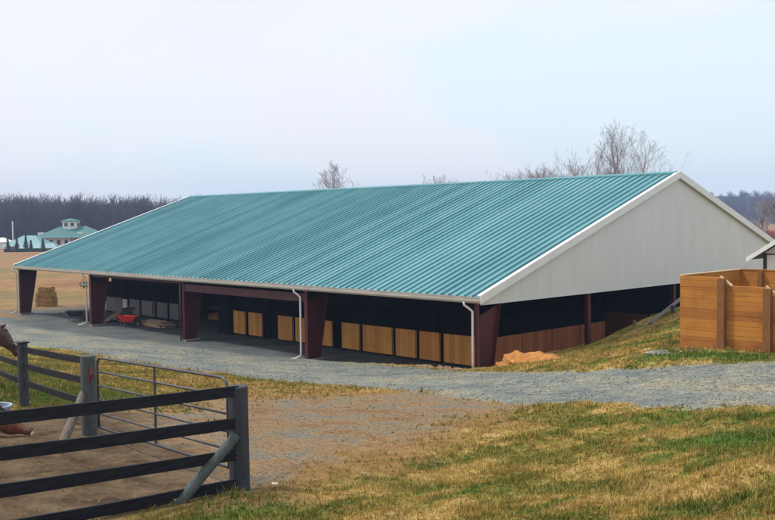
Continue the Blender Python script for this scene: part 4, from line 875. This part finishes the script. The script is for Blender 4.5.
wood('red_brush', 'reddish leafless brush below the trees at the right edge', sp, [(v*np.array([1.8, 1.8, 1.]), f) for v, f in var], M['redbrush'])
# ------------------------------------------------------------------ far farmstead
def frame(px, py, Z, face=0.):
    p = at(px, py, Z); return (p[0], p[1], hh(p[0], p[1])), az+face
def hip(bm, x0, x1, y0, y1, z, ht, ridge):
    cy = (y0+y1)/2; cx = (x0+x1)/2; r = (x1-x0)/2*ridge
    v = [bm.verts.new(p) for p in ((x0, y0, z), (x1, y0, z), (x1, y1, z), (x0, y1, z), (cx-r, cy, z+ht), (cx+r, cy, z+ht))]
    for f in ((0, 1, 5, 4), (1, 2, 5), (2, 3, 4, 5), (3, 0, 4), (3, 2, 1, 0)): bm.faces.new([v[i] for i in f])
loc, rz = frame(66, 246, 285, math.radians(8))
hs = thing('farmhouse', 'large cream farmhouse with dark teal hip roof and white cupola', 'farmhouse', loc, rz)
bm = B(); box(bm, (-7, -5, 0), (9, 5, 2.9)); box(bm, (-4, -6.5, 0), (2.5, -5, 2.9)); wl = obj('wall', bm, M['cream'], hs)
bm = B(); hip(bm, -8.2, 13, -7.6, 6.6, 2.9, 3.4, .35); rf = obj('roof', bm, M['house_teal'], hs)
for q in (-6.2, 5.2):
    bm = B(); box(bm, (q-.8, -5.4, 3.4), (q+.8, -3.4, 4.5)); dm = obj('dormer', bm, M['white_wall'], rf)
for q in (-6.0, -3.0, -.8, 1.4, 4.2, 6.8):
    bm = B(); yf = -6.52 if -4 < q < 2.5 else -5.02; box(bm, (q-.5, yf, .9), (q+.5, yf+.05, 2.3)); obj('window', bm, M['glass'], wl)
bm = B()
for q in range(8): pass
tube(bm, [(1.6, 0, 5.0), (1.6, 0, 7.7)], 2.7, 8); cu = obj('cupola', bm, M['white_wall'], rf)
bm = B(); tube(bm, [(1.6, 0, 7.7), (1.6, 0, 7.85), (1.6, 0, 8.7)], [3.1, 3.1, .2], 8); obj('cupola_roof', bm, M['house_teal'], cu)
for q in range(8):
    a_ = 2*PI*(q+.5)/8
    if math.sin(a_) < .2: bm = B(); c_ = Vector((1.6+2.45*math.cos(a_), 2.45*math.sin(a_), 6.8)); box(bm, c_-Vector((.45, .45, .45)), c_+Vector((.45, .45, .45))); bmesh.ops.translate(bm, verts=bm.verts, vec=(0, 0, 0)); obj('cupola_window', bm, M['glass'], cu)
loc, rz = frame(35, 247, 262, math.radians(-5))
fb = thing('farm_shed', 'low farm shed with pale teal metal roof in front of the farmhouse', 'farm shed', loc, rz)
bm = B(); box(bm, (-6.5, -3, 0), (3.2, 4.5, 1.2)); obj('wall', bm, M['cream'], fb)
bm = B(); hip(bm, -7.8, 4.2, -4.5, 6, 1.0, 2.9, .3); obj('roof', bm, M['farm_teal'], fb)
bm = B(); hip(bm, -1.4, 10.2, -8.2, -4.6, .5, 1.3, .7); obj('lean_to_roof', bm, M['farm_teal'], fb)
loc, rz = frame(-4, 245, 270)
fb = thing('white_outbuilding', 'small pale outbuilding at the left edge beside the farm shed', 'outbuilding', loc, rz)
bm = B(); box(bm, (-4, -3, 0), (3.6, 3, 2.0)); obj('wall', bm, M['white_wall'], fb)
bm = B(); hip(bm, -4.6, 4.2, -3.5, 3.5, 2.0, 1.3, .6); obj('roof', bm, M['white_wall'], fb)
p = at(13, 240, 268); o = thing('white_pole', 'tall white pole standing behind the pale teal farm shed', 'pole', (p[0], p[1], -.5))
bm = B(); tube(bm, [(0, 0, 0), (0, 0, 8.0)], .17, 8); obj('mast', bm, M['white_wall'], o); bm = B(); beam(bm, (-.6, 0, 7.3), (.6, 0, 7.3), .15, .15); obj('crossarm', bm, M['white_wall'], o)
for k, (px, hgt_, lb) in enumerate(((8, 3.4, 'dark conical evergreen, first from the left before the farm shed'), (17, 3.6, 'dark conical evergreen, second from the left before the farm shed'), (26, 4.3, 'dark conical evergreen, tallest of the row before the farm shed'), (31, 2.9, 'small dark evergreen touching the tallest one on its right'), (43, 3.4, 'dark conical evergreen, rightmost before the farm shed'))):
    p = at(px, 248, 240); o = thing('evergreen_tree', lb, 'tree', (p[0], p[1], -.6), 0, 'young evergreens before the farm shed')
    bm = B(); tube(bm, [(0, 0, 0), (0, 0, hgt_*.9)], [.12, .03], 6); obj('trunk', bm, M['bark'], o)
    bm = B()
    for q in range(420):
        t_ = random.random()**.8; z_ = .3+t_*(hgt_-.3); r = (1-t_)*hgt_*.27*(.55+.5*random.random())+.03; a_ = random.random()*6.28; c_ = Vector((r*math.cos(a_), r*math.sin(a_), z_)); e = Vector((-math.sin(a_), math.cos(a_), 0))*.14; ou = Vector((math.cos(a_)*.3, math.sin(a_)*.3, -.14))
        bm.faces.new([bm.verts.new(c_-ou-e), bm.verts.new(c_-ou+e), bm.verts.new(c_+ou)])
    obj('crown', bm, M['conifer'], o)
bm = B(); 
loc = at(24, 249, 238); o = thing('clipped_hedge', 'low dark hedge line running along the front of the farm shed', 'hedge', (loc[0], loc[1], -.6), az)
for q in range(1400):
    c_ = Vector((random.uniform(-5, 7.5), random.gauss(0, .4), random.random()*.9)); d_ = Vector((random.gauss(0, 1), random.gauss(0, 1), random.gauss(0, 1))).normalized()*.2; e = d_.orthogonal().normalized()*.12
    bm.faces.new([bm.verts.new(c_-d_), bm.verts.new(c_+e), bm.verts.new(c_+d_), bm.verts.new(c_-e)])
obj('foliage', bm, M['conifer'], o)
# ------------------------------------------------------------------ haze
bm = B(); box(bm, (-1300, -1300, -6), (1300, 1300, 62)); m = bpy.data.materials.new('haze_air'); m.use_nodes = True; nt = m.node_tree; nt.nodes.clear()
oo = nt.nodes.new('ShaderNodeOutputMaterial'); v = nt.nodes.new('ShaderNodeVolumePrincipled'); v.inputs['Color'].default_value = (.50, .66, 1, 1); v.inputs['Density'].default_value = .00045; v.inputs['Anisotropy'].default_value = .1
nt.links.new(v.outputs[0], oo.inputs['Volume']); tag(obj('haze', bm, m), 'pale blue air haze over the whole farm', 'haze', kind='stuff')
# ------------------------------------------------------------------ light, sky
SE = math.radians(56)
sdir = Vector((-.66, -.42, 0)).normalized()*math.cos(SE)+Vector((0, 0, math.sin(SE)))    # towards the sun
sl = bpy.data.lights.new('sun', 'SUN'); sl.energy = 2.7; sl.angle = math.radians(7); sl.color = (1, .95, .87); so = bpy.data.objects.new('sun', sl); put(so); so.rotation_euler = sdir.to_track_quat('Z', 'Y').to_euler()
w = bpy.data.worlds.new('World'); S.world = w; w.use_nodes = True; nt = w.node_tree; nt.nodes.clear()
ow = nt.nodes.new('ShaderNodeOutputWorld'); bg = nt.nodes.new('ShaderNodeBackground'); sky = nt.nodes.new('ShaderNodeTexSky'); sky.sky_type = 'NISHITA'; sky.sun_disc = False
sky.sun_elevation = SE; sky.sun_rotation = math.atan2(sdir.x, sdir.y); sky.air_density = 1.; sky.dust_density = 2.
tc = nt.nodes.new('ShaderNodeTexCoord').outputs['Generated']
f = noise(nt, tc, 3.2, 6, .55, (1, 1, 2.2)); sp_ = nt.nodes.new('ShaderNodeSeparateXYZ'); nt.links.new(tc, sp_.inputs[0])
# cloud veil, whiter in the west, bluer to the north-east
dirv = mth(nt, 'ADD', mth(nt, 'MULTIPLY', sp_.outputs[0], float(RT[0])), mth(nt, 'MULTIPLY', sp_.outputs[1], float(RT[1])))
g = mth(nt, 'ADD', mth(nt, 'MULTIPLY', f, 1.7), mth(nt, 'MULTIPLY', dirv, .6))
cloud = ramp(nt, g, [(.45, (8.15, 8.05, 8.55)), (.85, (8.2, 8.4, 8.75)), (1.25, (7.4, 8.35, 8.9))])
colw = mix(nt, .93, sky.outputs[0], cloud)
nt.links.new(colw, bg.inputs[0]); bg.inputs[1].default_value = .1; nt.links.new(bg.outputs[0], ow.inputs[0])
# ------------------------------------------------------------------ camera
cd = bpy.data.cameras.new('camera'); cd.lens = 36*FPX/775; cd.sensor_width = 36; cd.clip_end = 6000; cd.clip_start = .1; co = bpy.data.objects.new('camera', cd); put(co)
c, s = math.cos(ROLL), math.sin(ROLL); cxv = Vector(RT*c+UV_*s); cyv = Vector(UV_*c-RT*s); czv = -Vector(FV)
mt = Matrix((cxv, cyv, czv)).transposed().to_4x4(); mt.translation = Vector(CAM); co.matrix_world = mt; S.camera = co
S.view_settings.view_transform = 'Standard'; S.view_settings.look = 'None'; S.view_settings.exposure = .3; S.view_settings.gamma = 1; S.view_settings.use_curve_mapping = False
